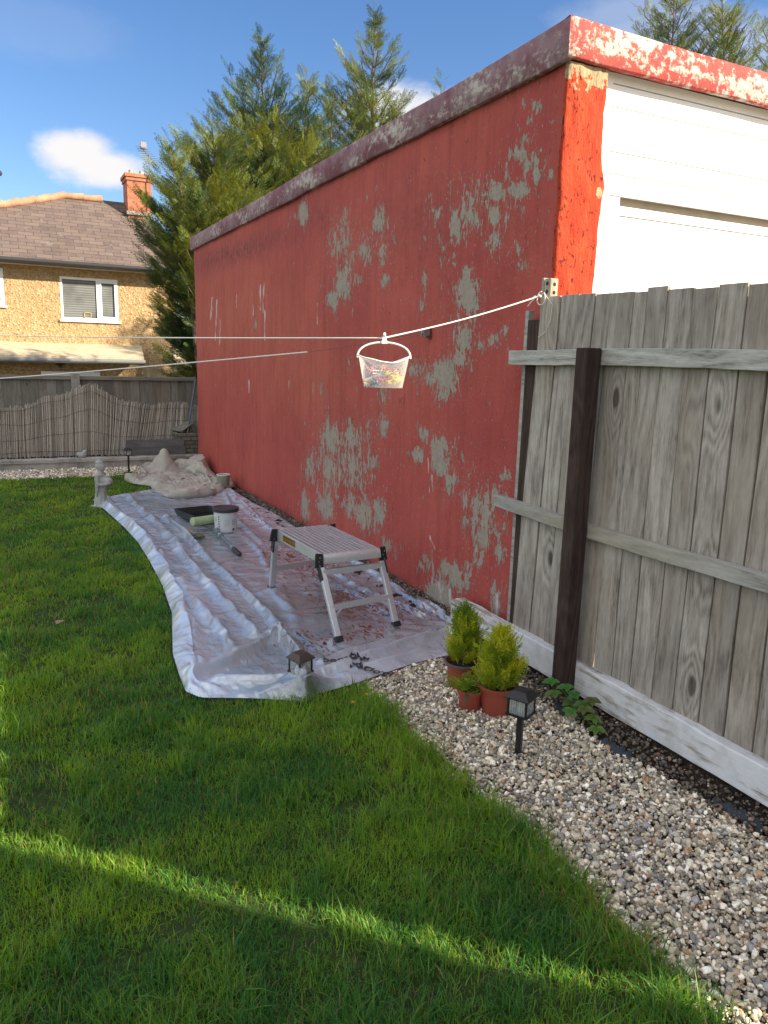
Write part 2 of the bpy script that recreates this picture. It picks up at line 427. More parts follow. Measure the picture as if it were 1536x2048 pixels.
def m_slate(t, b, out):
    uv = t.node('ShaderNodeUVMap', uv_map='UVMap').outputs[0]
    br = t.node('ShaderNodeTexBrick'); t.l.new(uv, br.inputs[0]); br.offset = .5
    br.inputs['Scale'].default_value = 1.0; br.inputs['Brick Width'].default_value = .36; br.inputs['Row Height'].default_value = .17
    br.inputs['Mortar Size'].default_value = .009; br.inputs['Mortar Smooth'].default_value = .3
    br.inputs['Color1'].default_value = C(.085, .062, .058); br.inputs['Color2'].default_value = C(.135, .10, .088); br.inputs['Mortar'].default_value = C(.05, .035, .03)
    c = t.mix(t.rng(t.noise(uv, 3, 6, .7), .45, .65, 0, .45), br.outputs[0], C(.16, .115, .09))
    c = t.mix(t.rng(t.noise(uv, 2.2, 7, .75), .60, .64, 0, .6), c, C(.17, .19, .17))
    c = t.mix(t.rng(t.noise(uv, 5, 7, .75), .70, .73, 0, .7), c, C(.42, .38, .32))
    t.l.new(c, b.inputs['Base Color']); b.inputs['Roughness'].default_value = .8
    t.l.new(t.bump(t.math('SUBTRACT', t.math('MULTIPLY', t.noise(uv, 12, 3), .3), br.outputs[1]), .7, .02), b.inputs['Normal'])
def m_pebble(t, b, out):
    p = t.geo()
    v = t.vor(p, 26, 'F1', 1); vd = t.vor(p, 26, 'F1', 0)
    s = t.node('ShaderNodeSeparateColor'); t.l.new(v, s.inputs[0])
    c = t.ramp(s.outputs[0], [(0, (.25, .155, .07)), (.3, (.35, .225, .11)), (.6, (.395, .265, .135)), (.9, (.43, .305, .165)), (1, (.48, .38, .24))])
    c = t.mix(t.rng(t.noise(p, 1.1, 4, .6), .4, .7, 0, .25), c, C(.40, .28, .16))
    t.l.new(c, b.inputs['Base Color']); b.inputs['Roughness'].default_value = .95
    t.l.new(t.bump(vd, .8, .02), b.inputs['Normal'])
def m_brick(c1, c2, mo, sw=.225, sh=.075):
    def fn(t, b, out):
        p = t.tc(); s = t.node('ShaderNodeSeparateXYZ'); t.l.new(p, s.inputs[0])
        cm = t.node('ShaderNodeCombineXYZ'); t.l.new(t.math('ADD', s.outputs[0], s.outputs[1]), cm.inputs[0]); t.l.new(s.outputs[2], cm.inputs[1])
        br = t.node('ShaderNodeTexBrick'); t.l.new(cm.outputs[0], br.inputs[0])
        br.inputs['Scale'].default_value = 1; br.inputs['Brick Width'].default_value = sw; br.inputs['Row Height'].default_value = sh
        br.inputs['Mortar Size'].default_value = .007
        br.inputs['Color1'].default_value = C(*c1); br.inputs['Color2'].default_value = C(*c2); br.inputs['Mortar'].default_value = C(*mo)
        c = t.mix(t.rng(t.noise(p, 9, 5, .7), .5, .7, 0, .5), br.outputs[0], C(*(x * .6 for x in c1)))
        t.l.new(c, b.inputs['Base Color']); b.inputs['Roughness'].default_value = .9
        t.l.new(t.bump(t.math('SUBTRACT', t.math('MULTIPLY', t.noise(p, 60, 3), .3), br.outputs[1]), .7, .01), b.inputs['Normal'])
    return fn
def m_leaf(cattr='col', trans=.35, rough=.5):
    def fn(t, b, out):
        c = t.attr(cattr, 'Color'); t.l.new(c, b.inputs['Base Color']); b.inputs['Roughness'].default_value = rough
        b.inputs['Specular IOR Level'].default_value = .3
        tr = t.node('ShaderNodeBsdfTranslucent'); t.l.new(t.mix(1.0, c, C(2.1, 1.7, .6), 'MULTIPLY'), tr.inputs[0])
        mx = t.node('ShaderNodeMixShader'); mx.inputs[0].default_value = trans
        t.l.new(b.outputs[0], mx.inputs[1]); t.l.new(tr.outputs[0], mx.inputs[2]); t.l.new(mx.outputs[0], out.inputs[0])
    return fn
def m_stone(t, b, out):
    c = t.attr('col', 'Color'); p = t.geo()
    c = t.mix(t.rng(t.noise(p, 130, 4, .7), .45, .7, 0, .3), c, C(.48, .46, .42))
    c = t.mix(t.rng(t.noise(p, 60, 4, .7), .55, .7, 0, .35), c, C(.13, .12, .11))
    t.l.new(c, b.inputs['Base Color']); b.inputs['Roughness'].default_value = .62
    t.l.new(t.bump(t.noise(p, 220, 3), .35, .001), b.inputs['Normal'])
def m_soil(c1, c2, sc=40):
    def fn(t, b, out):
        p = t.geo(); n = t.noise(p, sc, 7, .7)
        t.l.new(t.mix(t.rng(n, .35, .65), C(*c1), C(*c2)), b.inputs['Base Color']); b.inputs['Roughness'].default_value = .97
        b.inputs['Specular IOR Level'].default_value = .2
        t.l.new(t.bump(n, 1, .02), b.inputs['Normal'])
    return fn
def m_plastic(t, b, out):
    p = t.geo(); pa = t.attr('paint'); th = t.attr('thick')
    q_ = t.mapping(p, (1.6, .55, 1), rot=(0, 0, R_(8)))
    qw = t.vmath('ADD', q_, t.vmath('MULTIPLY', t.noise(q_, 7, 3, .5, col=True), (.10, .10, .10)))
    v1 = t.vor(t.vmath('ADD', t.mapping(p, (1, .8, 1), rot=(0, 0, R_(30))), t.vmath('MULTIPLY', t.noise(p, 6, 3, .5, col=True), (.16, .16, .16))), 8, 'F1', 0); v2 = t.vor(qw, 24, 'F1', 0)
    cr = t.math('ADD', t.math('MULTIPLY', v1, 1.0), t.math('ADD', t.math('MULTIPLY', v2, .38), t.math('MULTIPLY', t.noise(q_, 60, 3, .6), .18)))
    msk = t.rng(t.noise(p, 3.2, 3, .5), .38, .62, .12, 1.0)
    nrm = t.bump(t.math('MULTIPLY', cr, msk), .8, .016)
    col = t.mix(t.rng(t.noise(p, 5, 5, .6), .4, .65), C(.72, .81, .97), C(.85, .92, 1.0))
    # maroon/brown paint stains
    sp = t.noise(t.mapping(p, (1.4, .5, 1), rot=(0, 0, R_(-7))), 34, 6, .72, .6)
    sm = t.rng(t.math('ADD', sp, t.math('MULTIPLY', pa, .18)), .665, .70)
    wash = t.rng(t.math('ADD', t.noise(p, 12, 6, .7), t.math('MULTIPLY', pa, .20)), .62, .86, 0, .50)
    col = t.mix(wash, col, C(.40, .40, .43)); col = t.mix(sm, col, C(.13, .035, .028))
    t.l.new(col, b.inputs['Base Color']); b.inputs['Roughness'].default_value = .16; b.inputs['IOR'].default_value = 1.5
    b.inputs['Specular IOR Level'].default_value = .5
    t.l.new(nrm, b.inputs['Normal'])
    tl = t.node('ShaderNodeBsdfTranslucent'); t.l.new(col, tl.inputs[0]); t.l.new(nrm, tl.inputs[1])
    tp = t.node('ShaderNodeBsdfTransparent'); tp.inputs[0].default_value = C(.93, .95, .97)
    m1 = t.node('ShaderNodeMixShader'); m1.inputs[0].default_value = .22
    t.l.new(b.outputs[0], m1.inputs[1]); t.l.new(tl.outputs[0], m1.inputs[2])
    m2 = t.node('ShaderNodeMixShader'); tf = t.math('MULTIPLY', t.math('SUBTRACT', 1.0, sm), t.math('ADD', t.rng(th, 0, 1, .54, .05), t.math('MULTIPLY', t.attr('sheer'), .38)))
    t.l.new(tf, m2.inputs[0]); t.l.new(m1.outputs[0], m2.inputs[1]); t.l.new(tp.outputs[0], m2.inputs[2])
    gl = t.node('ShaderNodeBsdfGlossy'); gl.inputs['Roughness'].default_value = .20; t.l.new(nrm, gl.inputs['Normal']); gl.inputs[0].default_value = C(.95, .97, 1)
    m3 = t.node('ShaderNodeMixShader'); lw = t.node('ShaderNodeLayerWeight'); lw.inputs[0].default_value = .35; t.l.new(nrm, lw.inputs['Normal'])
    t.l.new(t.rng(lw.outputs['Facing'], 0, 1, .16, .30), m3.inputs[0]); t.l.new(m2.outputs[0], m3.inputs[1]); t.l.new(gl.outputs[0], m3.inputs[2])
    t.l.new(m3.outputs[0], out.inputs[0])
def m_cloth(t, b, out):
    p = t.geo()
    c = t.mix(t.rng(t.noise(p, 6, 5, .6), .35, .65), C(.36, .335, .29), C(.47, .44, .385))
    c = t.mix(t.rng(t.noise(p, 11, 5, .7), .66, .70, 0, .6), c, C(.78, .78, .78))
    c = t.mix(t.rng(t.noise(p, 4, 5, .7), .60, .72, 0, .6), c, C(.40, .27, .25))
    t.l.new(c, b.inputs['Base Color']); b.inputs['Roughness'].default_value = .95; b.inputs['Specular IOR Level'].default_value = .1
    h = t.math('ADD', t.noise(t.mapping(p, (1, .5, 1)), 22, 5, .6), t.math('MULTIPLY', t.noise(p, 300, 2), .1))
    t.l.new(t.bump(h, .7, .012), b.inputs['Normal'])
def m_alu(t, b, out):
    p = t.tc(); n = t.noise(t.mapping(p, (1, .06, 1)), 120, 4, .6)
    t.l.new(t.mix(t.rng(n, .3, .7), C(.62, .62, .63), C(.76, .76, .76)), b.inputs['Base Color'])
    b.inputs['Metallic'].default_value = .75; t.l.new(t.rng(n, .3, .7, .34, .5), b.inputs['Roughness'])
def m_clear(t, b, out):
    b.inputs['Base Color'].default_value = C(.80, .80, .80); b.inputs['Roughness'].default_value = .3
    tp = t.node('ShaderNodeBsdfTransparent'); tl = t.node('ShaderNodeBsdfTranslucent'); tl.inputs[0].default_value = C(.85, .85, .83)
    m1 = t.node('ShaderNodeMixShader'); m1.inputs[0].default_value = .55; t.l.new(b.outputs[0], m1.inputs[1]); t.l.new(tl.outputs[0], m1.inputs[2])
    m2 = t.node('ShaderNodeMixShader'); m2.inputs[0].default_value = .72; t.l.new(m1.outputs[0], m2.inputs[1]); t.l.new(tp.outputs[0], m2.inputs[2])
    t.l.new(m2.outputs[0], out.inputs[0])
def m_lampglass(t, b, out):
    p = t.tc(); s = t.math('SINE', t.math('MULTIPLY', t.math('ADD', t.node('ShaderNodeSeparateXYZ').outputs[0], 0), 1))
    b.inputs['Base Color'].default_value = C(.55, .57, .55); b.inputs['Roughness'].default_value = .15
    tp = t.node('ShaderNodeBsdfTransparent'); m2 = t.node('ShaderNodeMixShader'); m2.inputs[0].default_value = .68
    t.l.new(b.outputs[0], m2.inputs[1]); t.l.new(tp.outputs[0], m2.inputs[2]); t.l.new(m2.outputs[0], out.inputs[0])
def m_window(t, b, out):
    p = t.geo(); s = t.node('ShaderNodeSeparateXYZ'); t.l.new(p, s.inputs[0])
    slat = t.math('SINE', t.math('MULTIPLY', s.outputs[2], 110))
    fold = t.rng(s.outputs[0], 1.55, 1.62)
    c = t.mix(t.rng(slat, -1, 1, .15, .85), C(.10, .11, .115), C(.24, .25, .25))
    c = t.mix(t.rng(t.noise(p, 1.6, 3), .4, .65), c, C(.10, .105, .11))
    t.l.new(c, b.inputs['Base Color']); b.inputs['Roughness'].default_value = .12; b.inputs['Specular IOR Level'].default_value = .6
def m_conc(c1, c2, moss=None):
    def fn(t, b, out):
        p = t.geo(); n = t.noise(p, 8, 7, .7)
        c = t.mix(t.rng(n, .35, .65), C(*c1), C(*c2))
        c = t.mix(t.rng(t.noise(p, 50, 4, .6), .6, .68, 0, .7), c, C(*(x * .45 for x in c1)))
        if moss: c = t.mix(t.rng(t.noise(p, 3, 5, .7), .5, .65, 0, .7), c, C(*moss))
        t.l.new(c, b.inputs['Base Color']); b.inputs['Roughness'].default_value = .93; b.inputs['Specular IOR Level'].default_value = .25
        t.l.new(t.bump(t.noise(p, 60, 5, .65), .6, .006), b.inputs['Normal'])
    return fn
# ================================================================== SETTING
def flat_poly(name, pts, z, m, kind='structure'):
    b = MB(); b.add([(x, y, z) for x, y in pts], [tuple(range(len(pts)))])
    o = b.build(name, m); tag(o, None, None, kind=kind); return o
XW = 2.36; Y0 = 3.0; Y1 = 10.45
xs = np.concatenate([np.linspace(-300, -8, 14), np.linspace(-6, 12, 37), np.linspace(20, 300, 14)])
ys = np.concatenate([np.linspace(-60, -2, 8), np.linspace(0, 30, 61), np.linspace(40, 600, 14)])
gx, gy = np.meshgrid(xs, ys, indexing='ij')
zz = -0.02 - 0.9 * np.clip((gy - 11.6) / 6, 0, 1)
grid_mesh('ground', np.stack([gx, gy, zz], -1), mat('ground_soil', m_soil((.10, .085, .05), (.17, .15, .10), 3)))['kind'] = 'structure'
# driveway on the sunny side of the fence
flat_poly('driveway', [(2.36, -6), (9, -6), (9, 12), (2.36, 12)], -0.012, mat('driveway', m_conc((.30, .29, .27), (.40, .38, .35))))
flat_poly('lawn_base', [(-5, -3), (1.43, -3), (1.40, 10.0), (-5, 10.2)], -0.004, mat('lawn_soil', m_soil((.030, .052, .014), (.07, .105, .028), 30)))
flat_poly('gravel_bed', [(1.40, -3), (2.20, -3), (2.20, 8.0), (2.36, 8.0), (2.36, 10.6), (-5, 10.6), (-5, 10.0), (1.40, 10.0)], -0.008, mat('gravel_soil', m_soil((.09, .075, .06), (.20, .17, .14), 60)))
# rough dark soil trench along the fence and the wall
nu, nv = 30, 500
u = np.linspace(2.02, 2.37, nu)[:, None] * np.ones((1, nv)); v = np.linspace(0.0, 8.2, nv)[None, :] * np.ones((nu, 1))
z = -0.015 + .05 * fbm(u * 18, v * 18, 5, .6) * np.clip((u - 2.07) / .08, 0, 1) + .055 * np.clip((u - 2.235) / .05, 0, 1) * (v < 3.6)
grid_mesh('soil_strip', np.stack([u, v, z], -1), mat('dark_soil', m_soil((.018, .014, .011), (.075, .055, .04), 55)))['kind'] = 'structure'

# ================================================================== GARAGE
garage = thing('garage', 'flat roofed garage with peeling dark red painted side wall and white front', 'garage', (XW, Y0, 0))
BLOBS = """605,425,12,22,1;672,480,16,40,.6;690,475,12,45,.7;660,500,12,30,.5;690,545,10,20,.7;685,570,18,30,.9;665,600,12,20,.9;730,500,20,30,.6;765,510,15,25,.6;755,450,15,20,.7;715,560,12,15,.7;770,560,10,15,.7;510,650,5,12,.6;
1050,205,10,12,.6;1072,210,10,15,.7;1058,240,10,12,.7;1100,245,15,20,.45;1050,280,10,15,.7;1040,310,20,18,.9;1060,325,25,20,.7;1075,345,12,15,.8;1100,350,8,15,.6;1015,350,8,25,.6;1035,380,22,16,1;992,385,16,22,.9;935,405,25,30,.6;910,450,12,30,1;940,440,25,25,.75;985,430,16,22,1;985,480,22,30,.7;870,430,12,30,.6;895,520,22,15,.5;933,545,10,12,.9;932,585,24,30,1.1;1045,530,22,15,.6;1035,500,15,20,.5;845,560,5,18,.8;760,440,14,30,.7;768,505,10,20,.8;770,560,10,12,.7;875,485,25,25,.4;
940,600,20,26,1;665,600,8,20,.8;930,675,20,28,1;960,690,15,15,.7;985,680,15,15,.6;1005,660,8,15,.7;920,720,20,20,.7;885,750,28,28,1.1;850,740,10,20,.6;825,740,12,25,.7;695,730,15,15,.4;840,610,8,15,.5;765,790,10,25,.7;880,785,16,16,.7;
655,870,18,36,.8;664,880,15,34,1;610,850,10,12,.4;700,880,20,25,.8;740,860,20,30,.5;765,850,9,25,.8;620,930,14,40,.7;660,940,18,35,.8;705,930,13,30,.8;740,925,14,20,.6;610,1010,10,30,.8;650,1010,22,30,.8;700,1010,22,30,.7;730,1030,26,32,.8;755,1020,12,24,1;640,780,10,22,.5;845,870,10,15,.9;835,910,12,16,1;875,900,16,24,1;880,930,18,22,.9;905,960,18,14,.9;900,985,8,15,.7;940,940,10,15,.5;925,1000,14,18,.6;950,1010,18,18,.8;965,1030,18,28,.9;990,1000,24,28,.8;965,1080,18,28,.9;955,1115,15,20,.8;1000,1110,14,22,.8;990,1060,18,20,.6;770,1090,13,22,.6;795,1100,15,15,.4;850,1130,18,18,.6;890,1140,14,18,.9;910,1150,17,24,1;935,1160,12,22,.8;985,1180,10,22,.8;1010,950,12,15,.8;
878,1195,22,26,1.7;860,1185,8,18,1.2;992,1215,10,40,.8"""
BL = [tuple(float(x) for x in s.split(',')) for s in BLOBS.replace('\n', '').split(';') if s.strip()]
DRIPS = [(423, 595, 420, 640), (432, 600, 428, 680), (438, 640, 437, 690), (519, 570, 519, 620), (525, 565, 524, 625), (528, 620, 528, 680), (532, 590, 532, 610), (505, 610, 506, 630), (634, 605, 634, 650), (472, 590, 472, 615),
         (853, 915, 854, 985), (861, 950, 861, 975), (862, 1100, 866, 1170), (856, 1072, 868, 1100), (876, 1165, 868, 1225), (882, 1172, 885, 1215), (900, 1180, 902, 1210), (992, 1190, 991, 1240), (1009, 940, 1010, 960), (577, 760, 577, 780), (496, 760, 496, 785)]
ny, nz = 560, 200
wy = np.linspace(Y0, Y1, ny)[:, None] * np.ones((1, nz)); wz = np.linspace(0, 2.82, nz)[None, :] * np.ones((ny, 1))
wob = (fbm(wy * 1.6, wz * 1.6, 4) - .5) * .035 + (fbm(wy * 9, wz * 6, 3) - .5) * .010
Pw = np.stack([XW + .006 + wob * np.clip((wy - Y0) / .1, 0, 1) + 0 * wy, wy, wz], -1)
pxx, pyy, _ = proj_np(np.stack([np.full(wy.size, XW), wy.ravel(), wz.ravel()], 1))
peel = np.zeros(pxx.shape)
for (bx, by, rx, ry, s) in BL:
    peel = np.maximum(peel, s * np.exp(-(((pxx - bx) / (rx * 1.22)) ** 2 + ((pyy - by) / (ry * 1.3)) ** 2) ** 1.0))
for (bx, by, rx, ry, s) in BL: peel = np.maximum(peel, .36 * min(1, s) * np.exp(-(((pxx - bx) / (rx * 2.6)) ** 2 + ((pyy - by) / (ry * 2.2)) ** 2)))
for (bx, by, rx, ry, s) in [(685, 920, 75, 95, .60), (965, 1040, 55, 95, .56), (900, 920, 50, 60, .42), (960, 400, 90, 75, .45), (930, 660, 50, 60, .5), (1050, 310, 40, 80, .48), (690, 530, 30, 60, .45), (880, 750, 45, 50, .45), (910, 1150, 60, 40, .6), (750, 480, 40, 60, .42), (1035, 500, 30, 40, .4)]: peel = np.maximum(peel, s * np.exp(-(((pxx - bx) / rx) ** 2 + ((pyy - by) / ry) ** 2) ** 1.4))
drip = np.zeros(pxx.shape)
for (ax0, ay0, ax1, ay1) in DRIPS:
    tt = np.clip(((pxx - ax0) * (ax1 - ax0) + (pyy - ay0) * (ay1 - ay0)) / ((ax1 - ax0) ** 2 + (ay1 - ay0) ** 2), 0, 1)
    d = np.hypot(pxx - ax0 - tt * (ax1 - ax0), pyy - ay0 - tt * (ay1 - ay0))
    wdt = np.where(pyy > 1150, 4.5, 1.9)
    drip = np.maximum(drip, np.exp(-(d / wdt) ** 2) * (1 - .3 * tt))
near = np.exp(-(((pxx - 880) / 18) ** 2 + ((pyy - 1195) / 30) ** 2)) * .55
drip = np.maximum(drip, near)
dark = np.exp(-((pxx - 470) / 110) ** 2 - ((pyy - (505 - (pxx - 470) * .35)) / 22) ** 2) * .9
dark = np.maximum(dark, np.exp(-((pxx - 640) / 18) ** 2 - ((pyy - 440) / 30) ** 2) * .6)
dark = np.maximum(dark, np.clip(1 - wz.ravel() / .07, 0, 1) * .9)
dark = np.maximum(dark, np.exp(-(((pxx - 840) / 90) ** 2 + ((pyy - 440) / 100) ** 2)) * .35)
orange = np.clip(np.exp(-(((pxx - 470) / 150) ** 2 + ((pyy - 640) / 110) ** 2)) * .75 + np.exp(-(((pxx - 620) / 90) ** 2 + ((pyy - 770) / 80) ** 2)) * .55, 0, .8)
orange *= .4 + .9 * fbm(wy.ravel() * 5, wz.ravel() * 1.2, 4)
Pl = Pw.copy(); Pl -= np.array([XW, Y0, 0])
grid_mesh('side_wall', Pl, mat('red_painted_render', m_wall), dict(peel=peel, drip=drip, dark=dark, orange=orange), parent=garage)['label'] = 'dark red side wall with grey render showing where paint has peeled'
# front pillar, wavy sunlit plaster
nz = 160
cols = []
zs = np.linspace(0, 2.82, nz)
redge = 2.597 + (fbm(zs * 2.2, zs * 0 + 3.1, 3) - .5) * .05 + (fbm(zs * 14, zs * 0 + 8, 3) - .5) * .014 + np.exp(-((zs - 2.32) / .05) ** 2) * .012 - np.exp(-((zs - 2.6) / .12) ** 2) * .01
ledge = XW + (fbm(zs * 9, zs * 0 + 1.3, 5, .65) - .5) * .022 - .004
U = [(-0.004, .016), (-.001, .006), (0.0, 0.0)] + [(k / 22, -.004) for k in range(1, 22)] + [(1.0, .004), (1.01, .03), (1.012, .12)]
Pp = np.zeros((len(U), nz, 3))
for i, (uu, dy) in enumerate(U):
    x = ledge + (redge - ledge) * uu
    yv = Y0 + dy + ((fbm(x * 14, zs * 9, 4) - .5) * .022 if 0 < uu < 1 else 0)
    Pp[i, :, 0] = x; Pp[i, :, 1] = yv; Pp[i, :, 2] = zs
pk = np.clip(1 - (2.82 - Pp[:, :, 2]) / .16, 0, 1) + np.exp(-((Pp[:, :, 2] - 2.30) / .035) ** 2 - ((Pp[:, :, 0] - 2.585) / .02) ** 2)
Pp -= np.array([XW, Y0, 0])
grid_mesh('pillar', Pp[::-1], mat('orange_red_render', m_pillar), dict(peel=pk[::-1]), parent=garage)['label'] = 'bright orange red pillar of rough plaster beside the white door'
b = MB(); b.box((2.40, Y1 - .12, 0), (5.8, Y1, 2.8)); b.box((5.68, 3.1, 0), (5.8, Y1 - .12, 2.8)); b.build('wall', mat('red_painted_render_back', base=(.33, .06, .05), rough=.9, var=.2), garage, True)
b = MB(); b.box((2.36, 3.0, 2.90), (5.85, 10.5, 2.93)); b.build('roof', mat('felt', base=(.08, .08, .085), rough=.9, var=.3), garage, True)
b = MB()
b.box((2.605, 3.045, 0.0), (2.665, 3.09, 2.84)); b.box((2.665, 3.052, 0.0), (5.6, 3.085, 2.213)); b.box((2.77, 3.0521, 2.2195), (5.6, 3.085, 2.262)); b.box((2.665, 3.0522, 2.213), (2.7699, 3.085, 2.2685))
b.build('door', mat('white_paint', m_white), garage, True, bevel=.002)
b = MB(); zc = 2.306
k = 0
while zc < 2.83:
    z1 = min(zc + .096, 2.845)
    y = 3.046
    b.box((2.6655, y + .001 * (k % 2), zc), (5.6, y + .02, z1 - .004)); b.box((2.6655, y + .014, z1 - .004), (5.6, y + .022, z1 + .0)); zc += .098; k += 1
b.box((2.6655, 3.053, 2.2685), (2.7695, 3.088, 2.3055)); b.build('cladding', mat('white_paint', m_white), garage, True)
b = MB(); b.box((2.70, 3.105, 2.18), (5.6, 3.12, 2.34)); b.build('door_track', mat('beige_metal', base=(.42, .37, .30), rough=.6, var=.15), garage, True)
# coping: side and front boards, slightly irregular
def coping(name, p0, p1, n, m, zlo, zhi, out, segs, parent):
    p0 = np.array(p0); p1 = np.array(p1); tt = np.linspace(0, 1, n)
    L = np.linalg.norm(p1 - p0)
    lo = zlo + (fbm(tt * L * 2, tt * 0 + 2, 4) - .5) * .018; hi = zhi + (fbm(tt * L * 1.3, tt * 0 + 7, 4) - .5) * .022
    P = np.zeros((n, 7, 3))
    nrm = np.array(out)
    pr = [(0.0, lo), (.026, lo), (.030, lo + .006), (.031, (lo + hi) / 2), (.030, hi - .006), (.024, hi), (-.10, hi - .02)]
    for j, (o_, z_) in enumerate(pr):
        P[:, j, :2] = p0 + (p1 - p0) * tt[:, None] + nrm * (o_ + (fbm(tt * L * 6, tt * 0 + j, 2)[:, None] - .5) * .004)
        P[:, j, 2] = z_
    P -= np.array([XW, Y0, 0])
    return grid_mesh(name, P, m, parent=parent)
mcs = mat('coping_side', m_coping((.62, .72), C(.26, .085, .10), C(.34, .27, .28))); mcf = mat('coping_front', m_coping((.59, .645), C(.46, .052, .048), C(.40, .10, .085)))
o = coping('coping', (XW, 2.9685), (XW, 6.30), 120, mcs, 2.815, 2.985, (-1, 0), 1, garage); o['label'] = 'purple red flaking coping board along the side wall'
coping('coping', (XW + .002, 6.306), (XW + .002, Y1 + .06), 120, mcs, 2.812, 2.978, (-1, 0), 1, garage)
o = coping('coping', (XW - .030, Y0 - .002), (5.9, Y0 - .002), 160, mcf, 2.825, 2.987, (0, -1), 1, garage); o['label'] = 'sunlit red and cream flaking coping board over the white front'
b = MB(); b.box((2.3635, Y0 - .001, 2.85), (5.85, 3.1, 2.94)); b.build('lintel', mat('brown_timber', base=(.30, .26, .22), var=.2), garage, True)  # plain brown timber lintel behind the front coping

# line bracket on the wall with its wire (hooked at the wall)
bp = ax(858, 665, XW)
br = thing('cleat_hook', 'small rusty metal cleat holding a thin wire on the red wall', 'hook', bp)
ms = mat('dull_steel', base=(.33, .33, .35), rough=.45, metal=.8, var=.3); mru = mat('rust', base=(.12, .05, .03), rough=.9, var=.4)
b = MB(); b.box((-.006, -.022, -.035), (0, .022, .03)); b.build('plate', mru, br)
b = MB(); b.box((-.045, -.018, -.02), (-.006, -.012, .02)); b.box((-.045, .012, -.02), (-.006, .018, .02)); b.tube([(-.035, -.02, 0), (-.035, .02, 0)], .006); b.tube([(-.04, 0, -.03), (-.05, 0, -.01), (-.045, 0, .01)], .003, 6); b.build('clevis', ms, br)

# ================================================================== FENCE
mfw = mat('weathered_boards', m_wood((.31, .27, .23), (.54, .49, .435), (.085, .07, .056), dirt=.24))
mfr = mat('weathered_rail', m_wood((.37, .35, .315), (.62, .60, .56), (.12, .10, .085), 'Y'))
mgb = mat('flaking_white_board', m_wood((.30, .27, .23), (.44, .41, .37), (.12, .10, .09), 'Y', white=.75))
mpo = mat('dark_stained_post', m_wood((.045, .028, .023), (.095, .060, .046), (.018, .012, .011), 'Z'))
fence = thing('board_fence', 'tall weathered grey timber board fence beside the gravel', 'fence', (2.24, 2.5, 0))
b = MB()
ycur = 3.055
specs = [(.118, 0), (.082, 0), (.105, 0), (.10, 0)]
def board(b, ya, yb, z0, zt, tilt=0.0, x=2.278, th=.016, dx=0.0):
    b.cur = random.random()
    vs = []
    n = 14
    for i in range(n + 1):
        z = z0 + (zt - z0) * i / n; t_ = -tilt * (z - .2) / 1.6
        bow = .003 * math.sin(i * .6 + ya * 9)
        for (xx, yy) in ((x + dx + bow, ya + t_), (x + dx + bow, yb + t_), (x + dx + th + bow, yb + t_), (x + dx + th + bow, ya + t_)): vs.append((xx, yy, z))
    fs = []
    for i in range(n):
        for k in range(4): fs.append((i * 4 + k, i * 4 + (k + 1) % 4, i * 4 + 4 + (k + 1) % 4, i * 4 + 4 + k))
    fs.append((0, 1, 2, 3)); fs.append((n * 4 + 3, n * 4 + 2, n * 4 + 1, n * 4))
    b.add(vs, fs)
gaps = [3.045, 2.905, 2.785, 2.675, 2.575, 2.442]
for i in range(5):
    ya, yb = gaps[i + 1] + .006, gaps[i]
    board(b, ya, yb, .17, 1.80 - .002 * i + random.uniform(-.004, .004), .065, dx=.004 * (i % 2))
y = 2.440; i = 0; GY = []
while y > .30:
    wd = [.120, .112, .120, .118, .122, .115][i % 6] + random.uniform(-.006, .006)
    yb = y; ya = max(y - wd, .255)
    board(b, ya + random.uniform(.005, .009), yb, .15, 1.785 + [0, .012, 0, -.004, .006, 0, .016][i % 7] - .012 * min(1, i / 8) + random.uniform(-.003, .003), .004 * max(0, 3 - i), dx=random.uniform(-.002, .005))
    y = ya; GY.append(ya); i += 1
for i in range(4): board(b, gaps[i + 1] - .012, gaps[i + 1] + .018, .17, 1.77, .065, x=2.298, th=.01)
for y in GY[:-1]: board(b, y - .026, y + .030, .15, 1.75, 0, x=2.299, th=.01)
b.build('board_panel', mfw, fence, True, bevel=.0015, seg=1)
for (z0, z1, ye) in ((1.492, 1.560, 3.16), (.765, .825, 3.21)):
    b = MB(); b.cur = random.random()
    n = 40; vs = []; fs = []
    for i in range(n + 1):
        yy = .29 + (ye - .29) * i / n; dz = .006 * math.sin(yy * 3 + z0 * 5) + random.uniform(-.0012, .0012)
        if z0 > 1: dz += -.012 * (yy < 1.8) * min(1, (1.8 - yy))
        for (xx, zz_) in ((2.240, z0), (2.276, z0), (2.276, z1), (2.240, z1)): vs.append((xx + random.uniform(-.001, .001), yy, zz_ + dz))
    for i in range(n):
        for k in range(4): fs.append((i * 4 + k, i * 4 + (k + 1) % 4, i * 4 + 4 + (k + 1) % 4, i * 4 + 4 + k))
    fs += [(0, 1, 2, 3), (n * 4 + 3, n * 4 + 2, n * 4 + 1, n * 4)]
    b.add(vs, fs); b.build('rail', mfr, fence, True, bevel=.002, seg=1)
b = MB(); n = 120; vs = []; fs = []
for i in range(n + 1):
    yy = .29 + (3.575 - .29) * i / n
    zt = .178 + .010 * (float(fbm(np.array([yy * 9.]), np.array([1.]), 4)[0]) - .5) - (.03 * max(0, (yy - 3.53) / .045) if yy > 3.53 else 0)
    zb = .045 + .014 * (float(fbm(np.array([yy * 3.]), np.array([5.]), 3)[0]) - .5)
    xx = 2.232 + .01 * (float(fbm(np.array([yy * 2.]), np.array([9.]), 3)[0]) - .5)
    for (x_, z_) in ((xx, zb), (xx + .052, zb), (xx + .052, zt + .004), (xx + .004, zt + .004), (xx, zt)): vs.append((x_, yy, z_))
for i in range(n):
    for k in range(5): fs.append((i * 5 + k, i * 5 + (k + 1) % 5, i * 5 + 5 + (k + 1) % 5, i * 5 + 5 + k))
